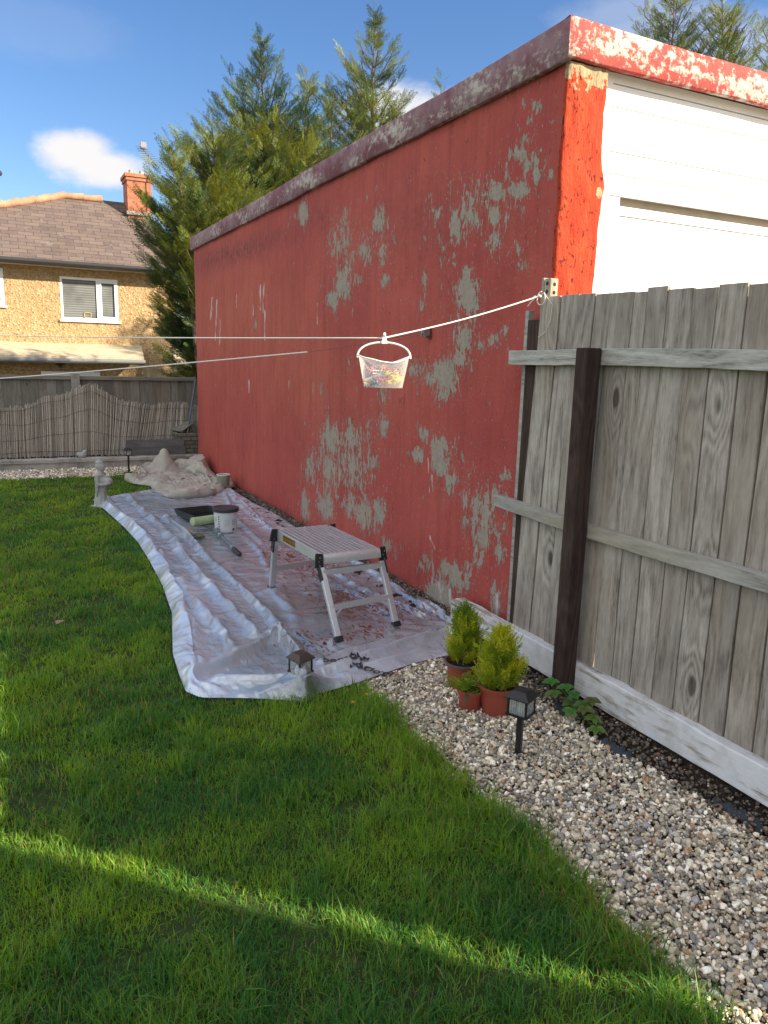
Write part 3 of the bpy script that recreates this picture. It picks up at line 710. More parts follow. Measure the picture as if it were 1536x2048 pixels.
fs += [(0, 1, 2, 3, 4), tuple(n * 5 + k for k in (4, 3, 2, 1, 0))]
b.add(vs, fs); o = b.build('gravel_board', mgb, fence, True, bevel=.003, seg=2); o['label'] = 'thick flaking white painted board along the fence foot'
b = MB(); b.cur = .37; b.box((2.160, 2.497, -.05), (2.236, 2.570, 1.566)); o = b.build('post', mpo, fence, True, bevel=.005); o['label'] = 'dark brown stained square post'
b = MB(); b.cur = .7; b.box((2.300, 3.098, 0.0), (2.335, 3.125, 1.745)); b.build('batten', mfr, fence, True, bevel=.002)
b = MB(); b.cur = .2; b.box((2.297, 3.005, .1), (2.330, 3.095, 1.70)); b.build('batten', mpo, fence, True)
# slotted stub above the fence with hook
b = MB(); b.cur = .55; b.box((2.306, 2.955, 1.2), (2.352, 3.0, 1.885)); b.box((2.306, 3.006, 1.2), (2.344, 3.022, 1.89)); o = b.build('stub_post', mat('bare_post', m_wood((.36, .31, .24), (.50, .45, .36), (.18, .14, .10), 'Z')), fence, True, bevel=.004); o['label'] = 'short bare post end with dark bolt holes rising above the boards'
for zq in (1.862, 1.825):
    for c_, r_ in (((2.306, 2.978, zq), (.003, .009, .010)), ((2.33, 2.9555, zq - .004), (.009, .003, .009))):
        b = MB(); b.ball(c_, r_); b.build('bolt_hole', mat('hole_dark', base=(.02, .018, .016), rough=.9), fence, True)

# added sun blocker, an unseen wall right of the frame; its edge and the fence end leave the slit of sun
bw = thing('sun_block_wall', 'tall brown brick wall added out of view by the fence end to block sun', 'wall', (2.42, -1.5, 0))
b = MB(); b.box((2.30, -5.5, -.05), (2.515, -.050, 2.9)); b.build('brickwork', mat('brown_brick', m_brick((.24, .11, .07), (.32, .16, .10), (.35, .32, .28))), bw, True)
b = MB(); b.box((2.27, -5.5, 2.9), (2.545, -.050, 2.96)); b.build('capstone', mat('capstone', m_conc((.30, .28, .25), (.40, .38, .34))), bw, True, bevel=.006)

# ================================================================== BACK BOUNDARY
YB = 10.95
bf = thing('close_board_fence', 'grey brown close board fence with capping rail at the garden end', 'fence', (1.0, YB + .1, 0))
mbw = mat('back_boards', m_wood((.20, .185, .15), (.30, .285, .24), (.10, .09, .07)))
b = MB(); x = -4.5; i = 0
while x < 3.6:
    b.cur = random.random(); wd = .105
    b.box((x, YB + .06 + .008 * (i % 2), 0.0), (x + wd + .006, YB + .075 + .008 * (i % 2), 1.115)); x += wd; i += 1
b.build('board_panel', mbw, bf, True)
b = MB(); b.cur = .4; b.box((-4.5, YB + .02, 1.1155), (3.6, YB + .11, 1.165)); b.build('capping_rail', mat('back_rail', m_wood((.20, .185, .15), (.31, .29, .25), (.10, .09, .07), 'X')), bf, True, bevel=.004)
pc = ay(150, 745, YB); mcp = mat('old_concrete', m_conc((.26, .25, .22), (.38, .36, .32), (.16, .17, .10)))
for xx in (pc.x, pc.x - 2.9):
    b = MB(); b.box((xx - .05, YB - .03, 0), (xx + .055, YB + .058, 1.20)); b.build('concrete_post', mcp, bf, True, bevel=.008)
# reed screen
rs = thing('reed_screen', 'sagging reed screen of thin canes wired against the garden end fence', 'screen', (1.0, YB - .06, 0))
topline = [(-60, 812), (0, 812), (45, 812), (90, 792), (130, 785), (155, 772), (183, 766), (215, 787), (235, 800), (262, 802), (280, 808), (310, 806), (345, 803), (372, 806), (398, 812), (440, 812)]
YR = YB - .055
tl = [(ay(px, py, YR).x, ay(px, py, YR).z) for px, py in topline]; tx = [a for a, _ in tl]; tz = [c for _, c in tl]
def rtop(x): return float(np.interp(x, tx, tz))
b = MB(); x = -4.2
while x < 2.75:
    r = random.uniform(.0035, .0075); b.cur = random.random(); zt = rtop(x) + random.uniform(-.03, .012)
    lean = (.02 + .10 * math.exp(-((x - 1.75) / .5) ** 2) + random.uniform(-.008, .008))
    zb = .12 + random.uniform(-.02, .01); yy = YR + random.uniform(-.012, .006)
    b.tube([(x - lean * .4, yy, zb), (x + lean * .1 + random.uniform(-.004, .004), yy - .008, (zb + zt) / 2), (x + lean * .6, yy + random.uniform(-.01, .02), zt)], [r, r, r * .85], 5); x += r * random.uniform(1.6, 2.25)
def m_cane(t, b_, out):
    r = t.attr('rnd'); p = t.geo()
    c = t.ramp(r, [(0, (.26, .22, .17)), (.3, (.42, .37, .30)), (.7, (.52, .47, .39)), (1, (.60, .55, .47))])
    c = t.mix(t.rng(t.noise(t.mapping(p, (30, 1, 6)), 3, 4, .7), .55, .7, 0, .6), c, C(.12, .09, .06))
    t.l.new(c, b_.inputs['Base Color']); b_.inputs['Roughness'].default_value = .7
b.build('canes', mat('cane', m_cane), rs, True, smooth=True)
for off in (.06, .28, .50, .70):
    pts = []
    for k in range(90):
        x = -4.2 + 6.9 * k / 89; f_ = 1 - off / .75
        z = .13 + (rtop(x) - .13) * f_ - (.02 if off < .1 else 0) + .012 * math.sin(x * 5 + off * 9)
        pts.append((x, YR - .020, z))
    b = MB(); b.tube(pts, .0022, 5); b.build('binding_wire', mru, rs, True, smooth=True)
# low concrete kerb wall
kb = MB(); n = 160; vs = []; fs = []
for i in range(n + 1):
    x = -4.5 + 7.4 * i / n; jt = float(fbm(np.array([x * 6.]), np.array([2.]), 4)[0]) - .5
    for (yy, zz_) in ((10.50, -.02), (10.50 + .004 * jt, .085 + jt * .01), (10.475, .09 + jt * .008), (10.475, .128 + jt * .018), (10.49, .138 + jt * .02), (10.62, .135 + jt * .02), (10.62, -.02)): vs.append((x, yy, zz_))
for i in range(n):
    for k in range(6): fs.append((i * 7 + k, i * 7 + k + 1, i * 7 + 8 + k, i * 7 + 7 + k))
kb.add(vs, fs); o = kb.build('kerb_wall', mat('kerb_concrete', m_conc((.33, .31, .28), (.50, .47, .42), (.15, .14, .11)))); tag(o, 'low rough concrete kerb in front of the reed screen', 'wall')
flat_poly('raised_bed', [(-4.5, 10.6), (3.2, 10.6), (3.2, 11.05), (-4.5, 11.05)], .105, mat('dark_soil', None))

# ================================================================== HOUSE
HY = 21.0
house = thing('house', 'pebbledashed semi detached house with slate roof beyond the garden end fence', 'house', (1.5, HY, -.9))
mpb = mat('pebbledash', m_pebble); mup = mat('white_upvc', base=(.80, .80, .80), rough=.35)
xr = ay(352, 640, HY).x
wl = ay(120, 552, HY); wr = ay(238, 641, HY)
# wall with window openings built from strips
b = MB()
X0, X1, ZT = -7.0, xr, 3.62
w1 = (ay(121, 600, HY).x, ay(237, 600, HY).x, 2.235, 3.262); w0 = (-1.25, ay(8, 570, HY).x, 2.5, 3.36)
b.box((X0, HY, -.95), (w0[0], HY + .25, ZT)); b.box((w0[0], HY, -.95), (w0[1], HY + .25, w0[2])); b.box((w0[0], HY, w0[3]), (w0[1], HY + .25, ZT))
b.box((w0[1], HY, -.95), (w1[0], HY + .25, ZT)); b.box((w1[0], HY, -.95), (w1[1], HY + .25, w1[2])); b.box((w1[0], HY, w1[3]), (w1[1], HY + .25, ZT)); b.box((w1[1], HY, -.95), (X1, HY + .25, ZT))
b.box((X1 - .25, HY + .25, -.95), (X1, HY + 7, ZT)); b.box((X0, HY + 6.75, -.95), (X1 - .25, HY + 7, ZT))
b.build('wall', mpb, house, True)
def window(wd, split, frames=True):
    x0, x1, z0, z1 = wd
    b = MB(); t_ = .055; yf = HY + .01
    b.box((x0, yf, z0), (x1, yf + .06, z0 + t_)); b.box((x0, yf, z1 - t_), (x1, yf + .06, z1)); b.box((x0, yf, z0 + t_), (x0 + t_, yf + .06, z1 - t_)); b.box((x1 - t_, yf, z0 + t_), (x1, yf + .06, z1 - t_))
    xm = x0 + (x1 - x0) * split; b.box((xm - .04, yf, z0 + t_), (xm + .04, yf + .06, z1 - t_))
    # opening casement
    b.box((xm + .04, yf - .012, z0 + t_), (x1 - t_ * .2, yf + .02, z0 + t_ + .05)); b.box((xm + .04, yf - .012, z1 - t_ - .05), (x1 - t_ * .2, yf + .02, z1 - t_)); b.box((x1 - t_ - .04, yf - .012, z0 + t_ + .05), (x1 - t_ * .2, yf + .02, z1 - t_ - .05)); b.box((xm + .04, yf - .012, z0 + t_ + .05), (xm + .085, yf + .02, z1 - t_ - .05))
    f = b.build('window', mup, house, True, bevel=.004, seg=1)
    b = MB(); b.box((x0 + t_, yf + .03, z0 + t_), (x1 - t_, yf + .034, z1 - t_)); b.build('pane', mat('window_pane', m_window), f, True)
    b = MB(); b.box((x0 - .04, HY - .05, z0 - .05), (x1 + .04, HY + .01, z0 - .002)); b.build('sill', mup, f, True, bevel=.004)
    return f
f1 = window(w1, .645); window(w0, .4)
b = MB(); xk = w1[0] + .53
for q0, q1 in (((0, 0), (.17, .015)), ((0, .12), (.17, .135)), ((0, 0), (.015, .13)), ((.155, 0), (.17, .13))): b.box((xk + q0[0], HY + .020, w1[2] + .06 + q0[1]), (xk + q1[0], HY + .038, w1[2] + .06 + q1[1]))
b.build('picture_frame', mat('gilt', base=(.50, .38, .18), rough=.5), f1, True)
# roofs
def roof_face(mb_pts, name='roof', m=None):
    me = D.meshes.new(name); P = [Vector(p) for p in mb_pts]
    n = (P[1] - P[0]).cross(P[2] - P[0]).normalized(); ux = Vector((-n.y, n.x, 0)).normalized() if (abs(n.x) + abs(n.y)) > 1e-4 else Vector((1, 0, 0)); uy = n.cross(ux)
    l = house.location
    V = [p - l for p in P] + [p - l - n * .04 * (1 if n.z > 0 else -1) for p in P]; k = len(P)
    me.from_pydata([tuple(v) for v in V], [], [tuple(range(k)), tuple(range(k, 2 * k))[::-1]] + [(i, i + k, (i + 1) % k + k, (i + 1) % k) for i in range(k)])
    uvl = me.uv_layers.new(name='UVMap')
    for poly in me.polygons:
        for li in poly.loop_indices:
            p = Vector(V[me.loops[li].vertex_index]); uvl.data[li].uv = (p.dot(ux), p.dot(uy))
    bm = bmesh.new(); bm.from_mesh(me); bmesh.ops.recalc_face_normals(bm, faces=bm.faces); bm.to_mesh(me); bm.free()
    me.materials.append(m or mat('slate', m_slate)); o = D.objects.new(name, me); COL.objects.link(o); o.parent = house; return o
ev = 3.60; ye = HY - .32
RY = HY + 2.4
r0 = ay(128, 395, RY); r1 = ay(203, 403, RY); zr = r0.z
er = ay(352, 556, ye); hl = ay(-420, 575, ye)
roof_face([(hl.x, ye, ev), (er.x, ye, ev), (r1.x, RY, zr), (r0.x, RY, zr)])
roof_face([(er.x, ye, ev), (er.x, HY + 7.3, ev), (r1.x + .0, HY + 5.5, zr), (r1.x, RY, zr)])
roof_face([(hl.x, HY + 7.3, ev), (hl.x, ye, ev), (r0.x, RY, zr), (r0.x, HY + 5.5, zr)])
# main roof behind with chimney
mr0 = ay(205, 402, RY + .6); mr1 = ay(420, 418, RY + .6)
roof_face([(mr0.x - .5, HY + .6, ev + .1), (er.x + .35, HY + .6, ev + .1), (er.x - .15, RY + .6, mr0.z + .02), (mr0.x - .1, RY + .6, mr0.z + .02)], 'rear_roof')
# ridge tiles
mrt = mat('ridge_tile', base=(.42, .20, .12), rough=.85, var=.4, vs=4)
b = MB()
def tiles(p0, p1, L=.42):
    p0 = Vector(p0); p1 = Vector(p1); n = max(1, int((p1 - p0).length / L)); d = (p1 - p0) / n
    for i in range(n):
        a = p0 + d * i; c = a + d * 1.04; b.tube([a + Vector((0, 0, .015)), c + Vector((0, 0, .04))], [.085, .10], 10)
tiles((r0.x, RY, zr + .02), (r1.x, RY, zr + .02)); tiles((hl.x, ye, ev + .05), (r0.x, RY, zr + .02)); 
b.build('ridge_tiles', mrt, house, True, smooth=True)
# gutter and soffit
mgu = mat('black_gutter', base=(.03, .03, .033), rough=.35)
b = MB(); b.box((hl.x, ye - .09, ev - .12), (er.x, ye + .02, ev - .01)); b.tube([(hl.x, ye - .10, ev - .07), (er.x, ye - .10, ev - .07)], .06, 12); b.build('gutter', mgu, house, True, smooth=True)
b = MB(); b.box((hl.x, ye + .02, ev - .14), (er.x, HY, ev - .10)); b.build('soffit', mat('soffit', base=(.35, .33, .30)), house, True)
# chimney
ch = ay(250, 405, RY + .3); ch2 = ay(303, 405, RY + .3)
ctop = ay(276, 353, RY + .3).z; cb = ay(276, 432, RY + .3).z
mbr = mat('chimney_brick', m_brick((.40, .105, .055), (.50, .16, .08), (.26, .19, .15), .26, .085))
b = MB(); b.box((ch.x + .03, RY, cb - .5), (ch2.x - .03, RY + .75, ctop - .18)); b.box((ch.x, RY - .03, ctop - .1795), (ch2.x, RY + .78, ctop - .09)); b.box((ch.x - .03, RY - .06, ctop - .0895), (ch2.x + .02, RY + .81, ctop))
chm = b.build('chimney', mbr, house, True)
b = MB(); b.box((ch.x - .01, RY - .05, cb - .03), (ch2.x - .01, RY - .002, cb + .06)); b.build('flashing', mat('lead', base=(.30, .26, .25), rough=.7, var=.3), chm, True)
for px in (262, 283):
    c = ay(px, 350, RY + .3); b = MB(); b.lathe([(.07, 0), (.085, .05), (.06, .09), (.065, .14), (0, .14)], 14, (c.x, RY + .3, ctop)); b.build('chimney_pot', mat('pot_clay', base=(.35, .30, .25), var=.2), chm, True, smooth=True)
# tv aerial
ae = ay(302, 420, RY - .1); at_ = ay(303, 318, RY - .1)
b = MB(); b.tube([(ae.x, RY - .1, ae.z - .3), (ae.x, RY - .1, at_.z + .1)], .016, 6)
b.tube([(ae.x - .30, RY - .45, at_.z + .22), (ae.x + .28, RY + .35, at_.z - .06)], .012, 6)
for k in range(9):
    t_ = k / 8; cx = ae.x - .28 + .5 * t_; cy = RY - .42 + .7 * t_; cz = at_.z + .2 - .24 * t_; hw = .13 + .12 * t_
    b.tube([(cx - hw, cy + hw * .25, cz), (cx + hw, cy - hw * .25, cz)], .009, 5)
b.box((ae.x - .27, RY - .4, at_.z + .18), (ae.x - .12, RY - .3, at_.z + .34))
b.build('tv_aerial', mat('dull_alu', base=(.25, .25, .27), rough=.5, metal=.5), house, True)
# lean-to canopy with gutter and ground-floor wall
HC = HY - 1.15
c0 = ay(283, 691, HY); c1 = ay(288, 716, HC)
b = MB(); zb_, zf = c0.z, c1.z
b.add([(-7, HY, zb_), (c0.x, HY, zb_), (c1.x, HC, zf), (-7, HC, zf), (-7, HY, zb_ - .06), (c0.x, HY, zb_ - .06), (c1.x, HC, zf - .06), (-7, HC, zf - .06)], [(0, 1, 2, 3), (7, 6, 5, 4), (0, 4, 5, 1), (1, 5, 6, 2), (2, 6, 7, 3), (3, 7, 4, 0)])
b.build('canopy_roof', mat('canopy_felt', m_conc((.36, .30, .22), (.48, .40, .30), (.25, .26, .16))), house, True)
b = MB(); b.tube([(-7, HC - .05, zf - .10), (c1.x + .02, HC - .05, zf - .10)], .055, 12); b.box((-7, HC - .02, zf - .17), (c1.x, HC + .01, zf - .055)); b.build('canopy_gutter', mat('grey_gutter', base=(.16, .17, .18), rough=.35), house, True, smooth=True)
b = MB(); b.box((-7, HY - .55, -.95), (c1.x - .12, HY - .002, zf - .03)); b.build('bay_wall', mpb, house, True)
b = MB(); bx0 = ay(82, 745, HY - .6).x; bx1 = ay(200, 745, HY - .6).x; b.box((bx0, HY - .60, -.1), (bx1, HY - .552, .98)); b.build('bay_window', mup, house, True, bevel=.004)
lg = ay(121, 727, HY - .7)
b = MB(); b.box((lg.x - .10, HY - .75, lg.z - .03), (lg.x + .10, HY - .552, lg.z + .05)); b.ball((lg.x, HY - .74, lg.z - .05), .06); b.build('security_light', mgu, house, True, smooth=True)
# pale block wall and palings right of the house
q0 = ay(347, 696, 19); q1 = ay(440, 700, 19)
bw2 = thing('block_wall', 'pale sunlit block wall between the house and the red garage', 'wall', (q0.x, 19, -.9))
b = MB(); b.box((q0.x, 19, -.9), (q1.x + 2, 19.2, q0.z)); b.build('blockwork', mat('pale_block', m_brick((.50, .42, .30), (.58, .49, .36), (.38, .32, .24), .44, .215)), bw2, True)
pf = thing('paling_fence', 'short row of lit timber palings behind the garden end fence', 'fence', (2.6, 14, -.4))
b = MB()
for k, px in enumerate(range(290, 396, 7)):
    if 330 < px < 345: continue
    c = ay(px, 736 + (k * 5) % 4 + (3 if px > 345 else 0), 14); b.cur = random.random(); b.box((c.x - .028, 14, -.5), (c.x + .028, 14.02, c.z + (.0 if px < 335 else -.02)))
b.build('palings', mat('new_boards', m_wood((.42, .30, .17), (.55, .42, .27), (.2, .13, .08))), pf, True)
b = MB(); e0 = ay(285, 742, 14); e1 = ay(396, 744, 14); b.box((e0.x, 14.021, e0.z - .06), (e1.x, 14.06, e0.z - .01)); b.build('rail', mat('new_boards', None), pf, True)
# distant lamp post at the left edge
lp = ay(2, 520, 30)
lpo = thing('street_lamp', 'thin grey street lamp rising behind the roof at the far left', 'street lamp', (lp.x, 30, -.9))
lt = ay(2, 352, 30).z
b = MB(); b.tube([(0, 0, 0), (0, 0, lt + .9)], [.09, .045], 10); b.build('pole', mat('grey_pole', base=(.30, .32, .34), rough=.5), lpo, smooth=True)
b = MB(); b.lathe([(0, .12), (.16, .10), (.19, .03), (.17, -.03), (0, -.05)], 14, (.03, 0, lt + .95)); b.build('lamp_head', mgu, lpo, smooth=True)
# ================================================================== PLASTIC SHEET
def G(px, py, z=0.0):
    p = gz(px, py, z); return (p.x, p.y)
PLAT_FEET = [G(543, 1180, .02), G(677, 1284, .02), G(792, 1253, .02), G(642, 1158, .02)]
LAMP = (1.135, 3.065)
def seg_dist(x, y, pts):
    d = np.full(x.shape, 1e9); tt = np.zeros(x.shape); acc = 0; tot = len(pts) - 1
    for k in range(tot):
        (x0, y0), (x1, y1) = pts[k], pts[k + 1]
        t = np.clip(((x - x0) * (x1 - x0) + (y - y0) * (y1 - y0)) / ((x1 - x0) ** 2 + (y1 - y0) ** 2 + 1e-9), 0, 1)
        dd = np.hypot(x - x0 - t * (x1 - x0), y - y0 - t * (y1 - y0))
        tt = np.where(dd < d, (k + t) / tot, tt); d = np.minimum(d, dd)
    return d, tt
RIDGES = [  # pixel polylines of the main folds, height, width
    ([(195, 1008), (262, 1062), (318, 1135), (358, 1225), (372, 1340)], .065, .045), ([(215, 1002), (300, 1085), (385, 1200), (455, 1290), (470, 1320)], .055, .040),
    ([(262, 1000), (345, 1090), (420, 1180), (510, 1275)], .050, .035), ([(330, 1040), (400, 1105), (480, 1180), (560, 1262)], .05, .03),
    ([(372, 1370), (430, 1345), (500, 1312), (560, 1272)], .085, .040), ([(560, 1272), (575, 1300), (598, 1335)], .10, .030),
    ([(372, 1240), (392, 1300), (398, 1360)], .06, .03), ([(350, 1330), (375, 1380), (420, 1392)], .05, .03), ([(430, 1370), (520, 1380), (590, 1375)], .045, .04),
    ([(560, 1180), (590, 1240), (600, 1310)], .035, .022), ([(543, 1185), (565, 1210), (610, 1280), (640, 1330)], .03, .018),
    ([(470, 1060), (520, 1110), (545, 1165)], .025, .02), ([(455, 985), (500, 1030), (560, 1075)], .03, .02), ([(448, 985), (470, 1040), (520, 1090)], .03, .016), ([(462, 985), (540, 1060), (610, 1100)], .03, .018),
    ([(640, 1160), (720, 1200), (790, 1245)], .028, .016), ([(650, 1140), (740, 1190), (850, 1235)], .03, .016), ([(700, 1120), (790, 1175), (890, 1235)], .03, .018), ([(760, 1160), (830, 1205), (905, 1250)], .03, .016), ([(620, 1120), (700, 1170), (780, 1220)], .022, .014),
    ([(610, 1372), (680, 1345), (740, 1318), (800, 1295), (900, 1270)], .050, .035), ([(640, 1330), (720, 1300), (790, 1282)], .03, .022), ([(680, 1365), (760, 1335), (850, 1305)], .03, .02),
]
RG = [([G(*p) for p in pts], h, w_) for pts, h, w_ in RIDGES]
def pl_interp(pts, n, u=None):
    P = np.array(pts); L = np.concatenate([[0], np.cumsum(np.hypot(*np.diff(P, axis=0).T))]); L /= L[-1]
    u = np.linspace(0, 1, n) if u is None else u
    return np.stack([np.interp(u, L, P[:, 0]), np.interp(u, L, P[:, 1])], 1)
# the film over the lamp and the cotton sheet over its heap are settled as real cloth
def settle(P3, pin, closed, props, mass, bend, grow, frames):
    ob = grid_mesh('settling', P3, mat('dark_soil', None), closed_u=closed); made = [ob]
    vg = ob.vertex_groups.new(name='pin'); vg.add([int(i) for i in np.where(pin.ravel())[0]], 1.0, 'REPLACE')
    b = MB(); b.box((-3, 0, -.3), (5, 13, 0.0)); b2 = MB(); b2.box((XW - .005, 0, -.2), (XW + .5, 13, 1))
    for q_ in [b, b2] + props:
        c_ = q_.build('obstacle', mat('dark_soil', None)); c_.modifiers.new('c', 'COLLISION'); c_.collision.thickness_outer = .003; c_.collision.cloth_friction = 8; made.append(c_)
    md = ob.modifiers.new('cloth', 'CLOTH'); k = md.settings
    k.quality = 6; k.mass = mass; k.tension_stiffness = k.compression_stiffness = 25; k.shear_stiffness = 8; k.bending_stiffness = bend
    k.tension_damping = k.compression_damping = 5; k.shear_damping = 5; k.air_damping = 2; k.vertex_group_mass = 'pin'; k.shrink_min = k.shrink_max = -grow
    cs = md.collision_settings; cs.use_self_collision = True; cs.self_distance_min = .004; cs.distance_min = .004; cs.collision_quality = 2; cs.self_friction = 8
    scene.frame_start = 1; scene.frame_end = frames + 2; md.point_cache.frame_end = frames + 2
    for f in range(1, frames + 1): scene.frame_set(f)
    me = ob.evaluated_get(bpy.context.evaluated_depsgraph_get()).to_mesh()
    co = np.zeros(len(me.vertices) * 3, np.float32); me.vertices.foreach_get('co', co); ob.evaluated_get(bpy.context.evaluated_depsgraph_get()).to_mesh_clear()
    for o_ in made:
        m_ = o_.data; D.objects.remove(o_); D.meshes.remove(m_)
    scene.frame_set(1)
    return co.reshape(P3.shape).astype(float)
nS, nT = 220, 66
Lf = pl_interp([(.655, 3.24), (.665, 3.42), (.69, 3.7), (.81, 4.34), (.86, 4.9), (.885, 5.485), (.90, 6.1), (.879, 6.69), (.82, 7.5), (.765, 8.12)], nS)
Rt = pl_interp([(2.275, 3.53), (2.31, 3.8), (2.33, 4.3), (2.31, 5.0), (2.325, 5.5), (2.26, 6.2), (2.28, 6.9), (2.24, 7.5), (2.25, 8.5)], nS)
Fr = pl_interp([(.655, 3.24), (.70, 3.15), (.90, 3.06), (1.02, 2.99), (1.115, 2.925), (1.19, 2.985), (1.376, 3.02), (1.58, 3.08), (1.76, 3.13), (2.01, 3.16), (2.15, 3.30), (2.275, 3.53)], nT)
Bk = pl_interp([(.765, 8.12), (1.0, 8.30), (1.175, 8.37), (1.39, 8.46), (2.25, 8.5)], nT)
S = np.linspace(0, 1, nS)[:, None, None]; T = np.linspace(0, 1, nT)[None, :, None]
P = (1 - T) * Lf[:, None] + T * Rt[:, None] + (1 - S) * Fr[None] + S * Bk[None] - ((1 - S) * (1 - T) * Lf[0] + (1 - S) * T * Rt[0] + S * (1 - T) * Lf[-1] + S * T * Rt[-1])
x, y = P[..., 0].copy(), P[..., 1].copy(); r = np.random.default_rng(41)
z = np.full(x.shape, .02)
for pts, h, w_ in RG:
    d, t = seg_dist(x, y, pts); z = np.maximum(z, .02 + 1.25 * h * np.exp(-(d / w_) ** 1.3))
z += .02 * fbm(x * 6, y * 5, 3) + r.normal(0, .0012, x.shape)
d = np.hypot(x - 1.125, y - 3.02); z = np.maximum(z, .20 * np.exp(-(d / .10)))
pin = np.zeros(x.shape, bool); pin[0] = pin[-1] = True; pin[:, 0] = pin[:, -1] = True; z[pin] = .012
for (fx, fy) in PLAT_FEET:
    i, j = np.unravel_index(np.argmin(np.hypot(x - fx, y - fy)), x.shape); pin[i, j] = True; z[i, j] = .008
b = MB(); b.box((LAMP[0] - .012, LAMP[1] - .012, 0), (LAMP[0] + .012, LAMP[1] + .012, .150))
FILM = settle(np.stack([x, y, z], -1), pin, False, [b], .12, .02, .035, 42)
def sheet_z(x, y):
    x = np.asarray(x, float); y = np.asarray(y, float); F_ = FILM.reshape(-1, 3); out = np.zeros(x.shape)
    for i, (a_, c_) in enumerate(zip(x.ravel(), y.ravel())):
        d = (F_[:, 0] - a_) ** 2 + (F_[:, 1] - c_) ** 2; k = np.argpartition(d, 4)[:4]; w_ = 1 / (d[k] + 1e-6); out.flat[i] = (F_[k, 2] * w_).sum() / w_.sum()
    return out
x, y, z = FILM[..., 0], FILM[..., 1], FILM[..., 2] + .006 + .0012 * fbm(FILM[..., 0] * 40, FILM[..., 1] * 40, 2)
paint = np.zeros(x.shape)
for (px, py, sx_, sy_, s_) in [(600, 1130, .32, .9, 1.0), (690, 1210, .28, .5, 1.2), (790, 1230, .3, .5, .9), (500, 1040, .25, .8, .7), (620, 1290, .25, .3, .9), (730, 1270, .3, .22, 1.0), (470, 1180, .10, .7, .35), (850, 1230, .18, .45, .9), (420, 1150, .25, .9, .25), (430, 1040, .25, .5, .4)]:
    gx_, gy_ = G(px, py); paint = np.maximum(paint, s_ * np.exp(-((x - gx_) / sx_) ** 2 - ((y - gy_) / sy_) ** 2))
thick = np.clip(np.exp(-((x - np.interp(y, Lf[:, 1], Lf[:, 0])) / .22) ** 2) + .5 * (y > 5.5) * np.exp(-((x - 2.1) / .25) ** 2) + .55 * np.exp(-((y - 3.15) / .18) ** 2) * (np.hypot(x - 1.12, y - 2.98) > .12) * (x > 1.25) + (fbm(x * 4, y * 2, 3) - .5) * .9 + .12, 0, 1)
thick *= np.clip((np.hypot(x - 1.12, y - 2.99) - .05) / .1, 0, 1)
msheet = mat('polythene', m_plastic)
o = grid_mesh('plastic_sheet', np.stack([x, y, z], -1), msheet, dict(paint=paint, thick=thick, sheer=np.exp(-(np.hypot((x - 1.14), (y - 2.97)) / .12) ** 2))); m_ = o.modifiers.new('Sub', 'SUBSURF'); m_.levels = m_.render_levels = 1; tag(o, 'long crumpled clear plastic dust sheet stained with maroon paint along the red wall', 'dust sheet')
# printed words, seen from the back of the film
def decal(root, name, txt, px, py, size, rot, m, flip=True):
    vs, fs = text_pts(txt, size, .035); vs[:, 0] -= vs[:, 0].mean()
    vx = -vs[:, 0] if flip else vs[:, 0]; vy = vs[:, 1]
    c_, s_ = math.cos(rot), math.sin(rot); gx_, gy_ = G(px, py, .03)
    X_ = gx_ + vx * c_ - vy * s_; Y_ = gy_ + vx * s_ + vy * c_
    Z_ = sheet_z(X_, Y_) + .017
    Z_ = np.maximum(Z_, Z_.mean() - .004)
    b = MB(); b.add(np.stack([X_, Y_, Z_], 1), fs); return b.build(name, m, root)
ink = mat('print_ink', base=(.03, .03, .035), rough=.5)
decal(o, 'lettering', 'ProDec', 690, 1327, .075, R_(-24), ink)
decal(o, 'lettering', 'ProDec', 737, 1345, .070, R_(-50), ink)

# ================================================================== COTTON DUST SHEET
BD = [(1.25, 9.30), (1.30, 9.0), (1.42, 8.75), (1.42, 8.3), (1.50, 7.95), (1.75, 7.85), (1.95, 7.95), (2.12, 8.2), (2.36, 8.45), (2.375, 8.9), (2.37, 9.6), (2.36, 10.25), (2.1, 10.4), (1.85, 10.3), (1.62, 10.1), (1.5, 9.75), (1.36, 9.5)]
nC, nR = 124, 46
cen = np.array([1.88, 9.15]); BDp = pl_interp(BD + [BD[0]], nC + 1)[:-1]
wob = 1 + .10 * (fbm(np.linspace(0, 22, nC), np.zeros(nC), 3) - .5) * 2; rr_ = np.linspace(.012, 1, nR)[None, :]; r = np.random.default_rng(43)
hx = np.minimum(cen[0] + (BDp[:, 0][:, None] - cen[0]) * rr_ * wob[:, None], 2.345); hy = cen[1] + (BDp[:, 1][:, None] - cen[1]) * rr_ * wob[:, None]
hz = .05 + .30 * np.exp(-(((hx - 1.80) / .13) ** 2 + ((hy - 9.85) / .2) ** 2)) + .16 * np.exp(-(((hx - 2.2) / .2) ** 2 + ((hy - 9.6) / .5) ** 2)) + .08 * fbm(hx * 6, hy * 6, 3) + r.normal(0, .002, hx.shape)
pin = np.zeros(hx.shape, bool); pin[:, -1] = True; hz[pin] = .01
c1 = MB(); c1.lathe([(.19, 0), (.09, .14), (.035, .285), (0, .30)], 16, (1.80, 9.85, 0)); c2 = MB(); c2.ball((2.2, 9.75, .02), (.13, .35, .15)); c3 = MB(); c3.ball((1.6, 9.15, .0), (.12, .2, .07))
HP = settle(np.stack([hx, hy, hz], -1), pin, True, [c1, c2, c3], .35, .12, .20, 48)
HP[..., 2] += .006 + .003 * fbm(HP[..., 0] * 25, HP[..., 1] * 25, 2)
o = grid_mesh('dust_sheet', HP, mat('cotton_sheet', m_cloth), closed_u=True); m_ = o.modifiers.new('Sub', 'SUBSURF'); m_.levels = m_.render_levels = 1
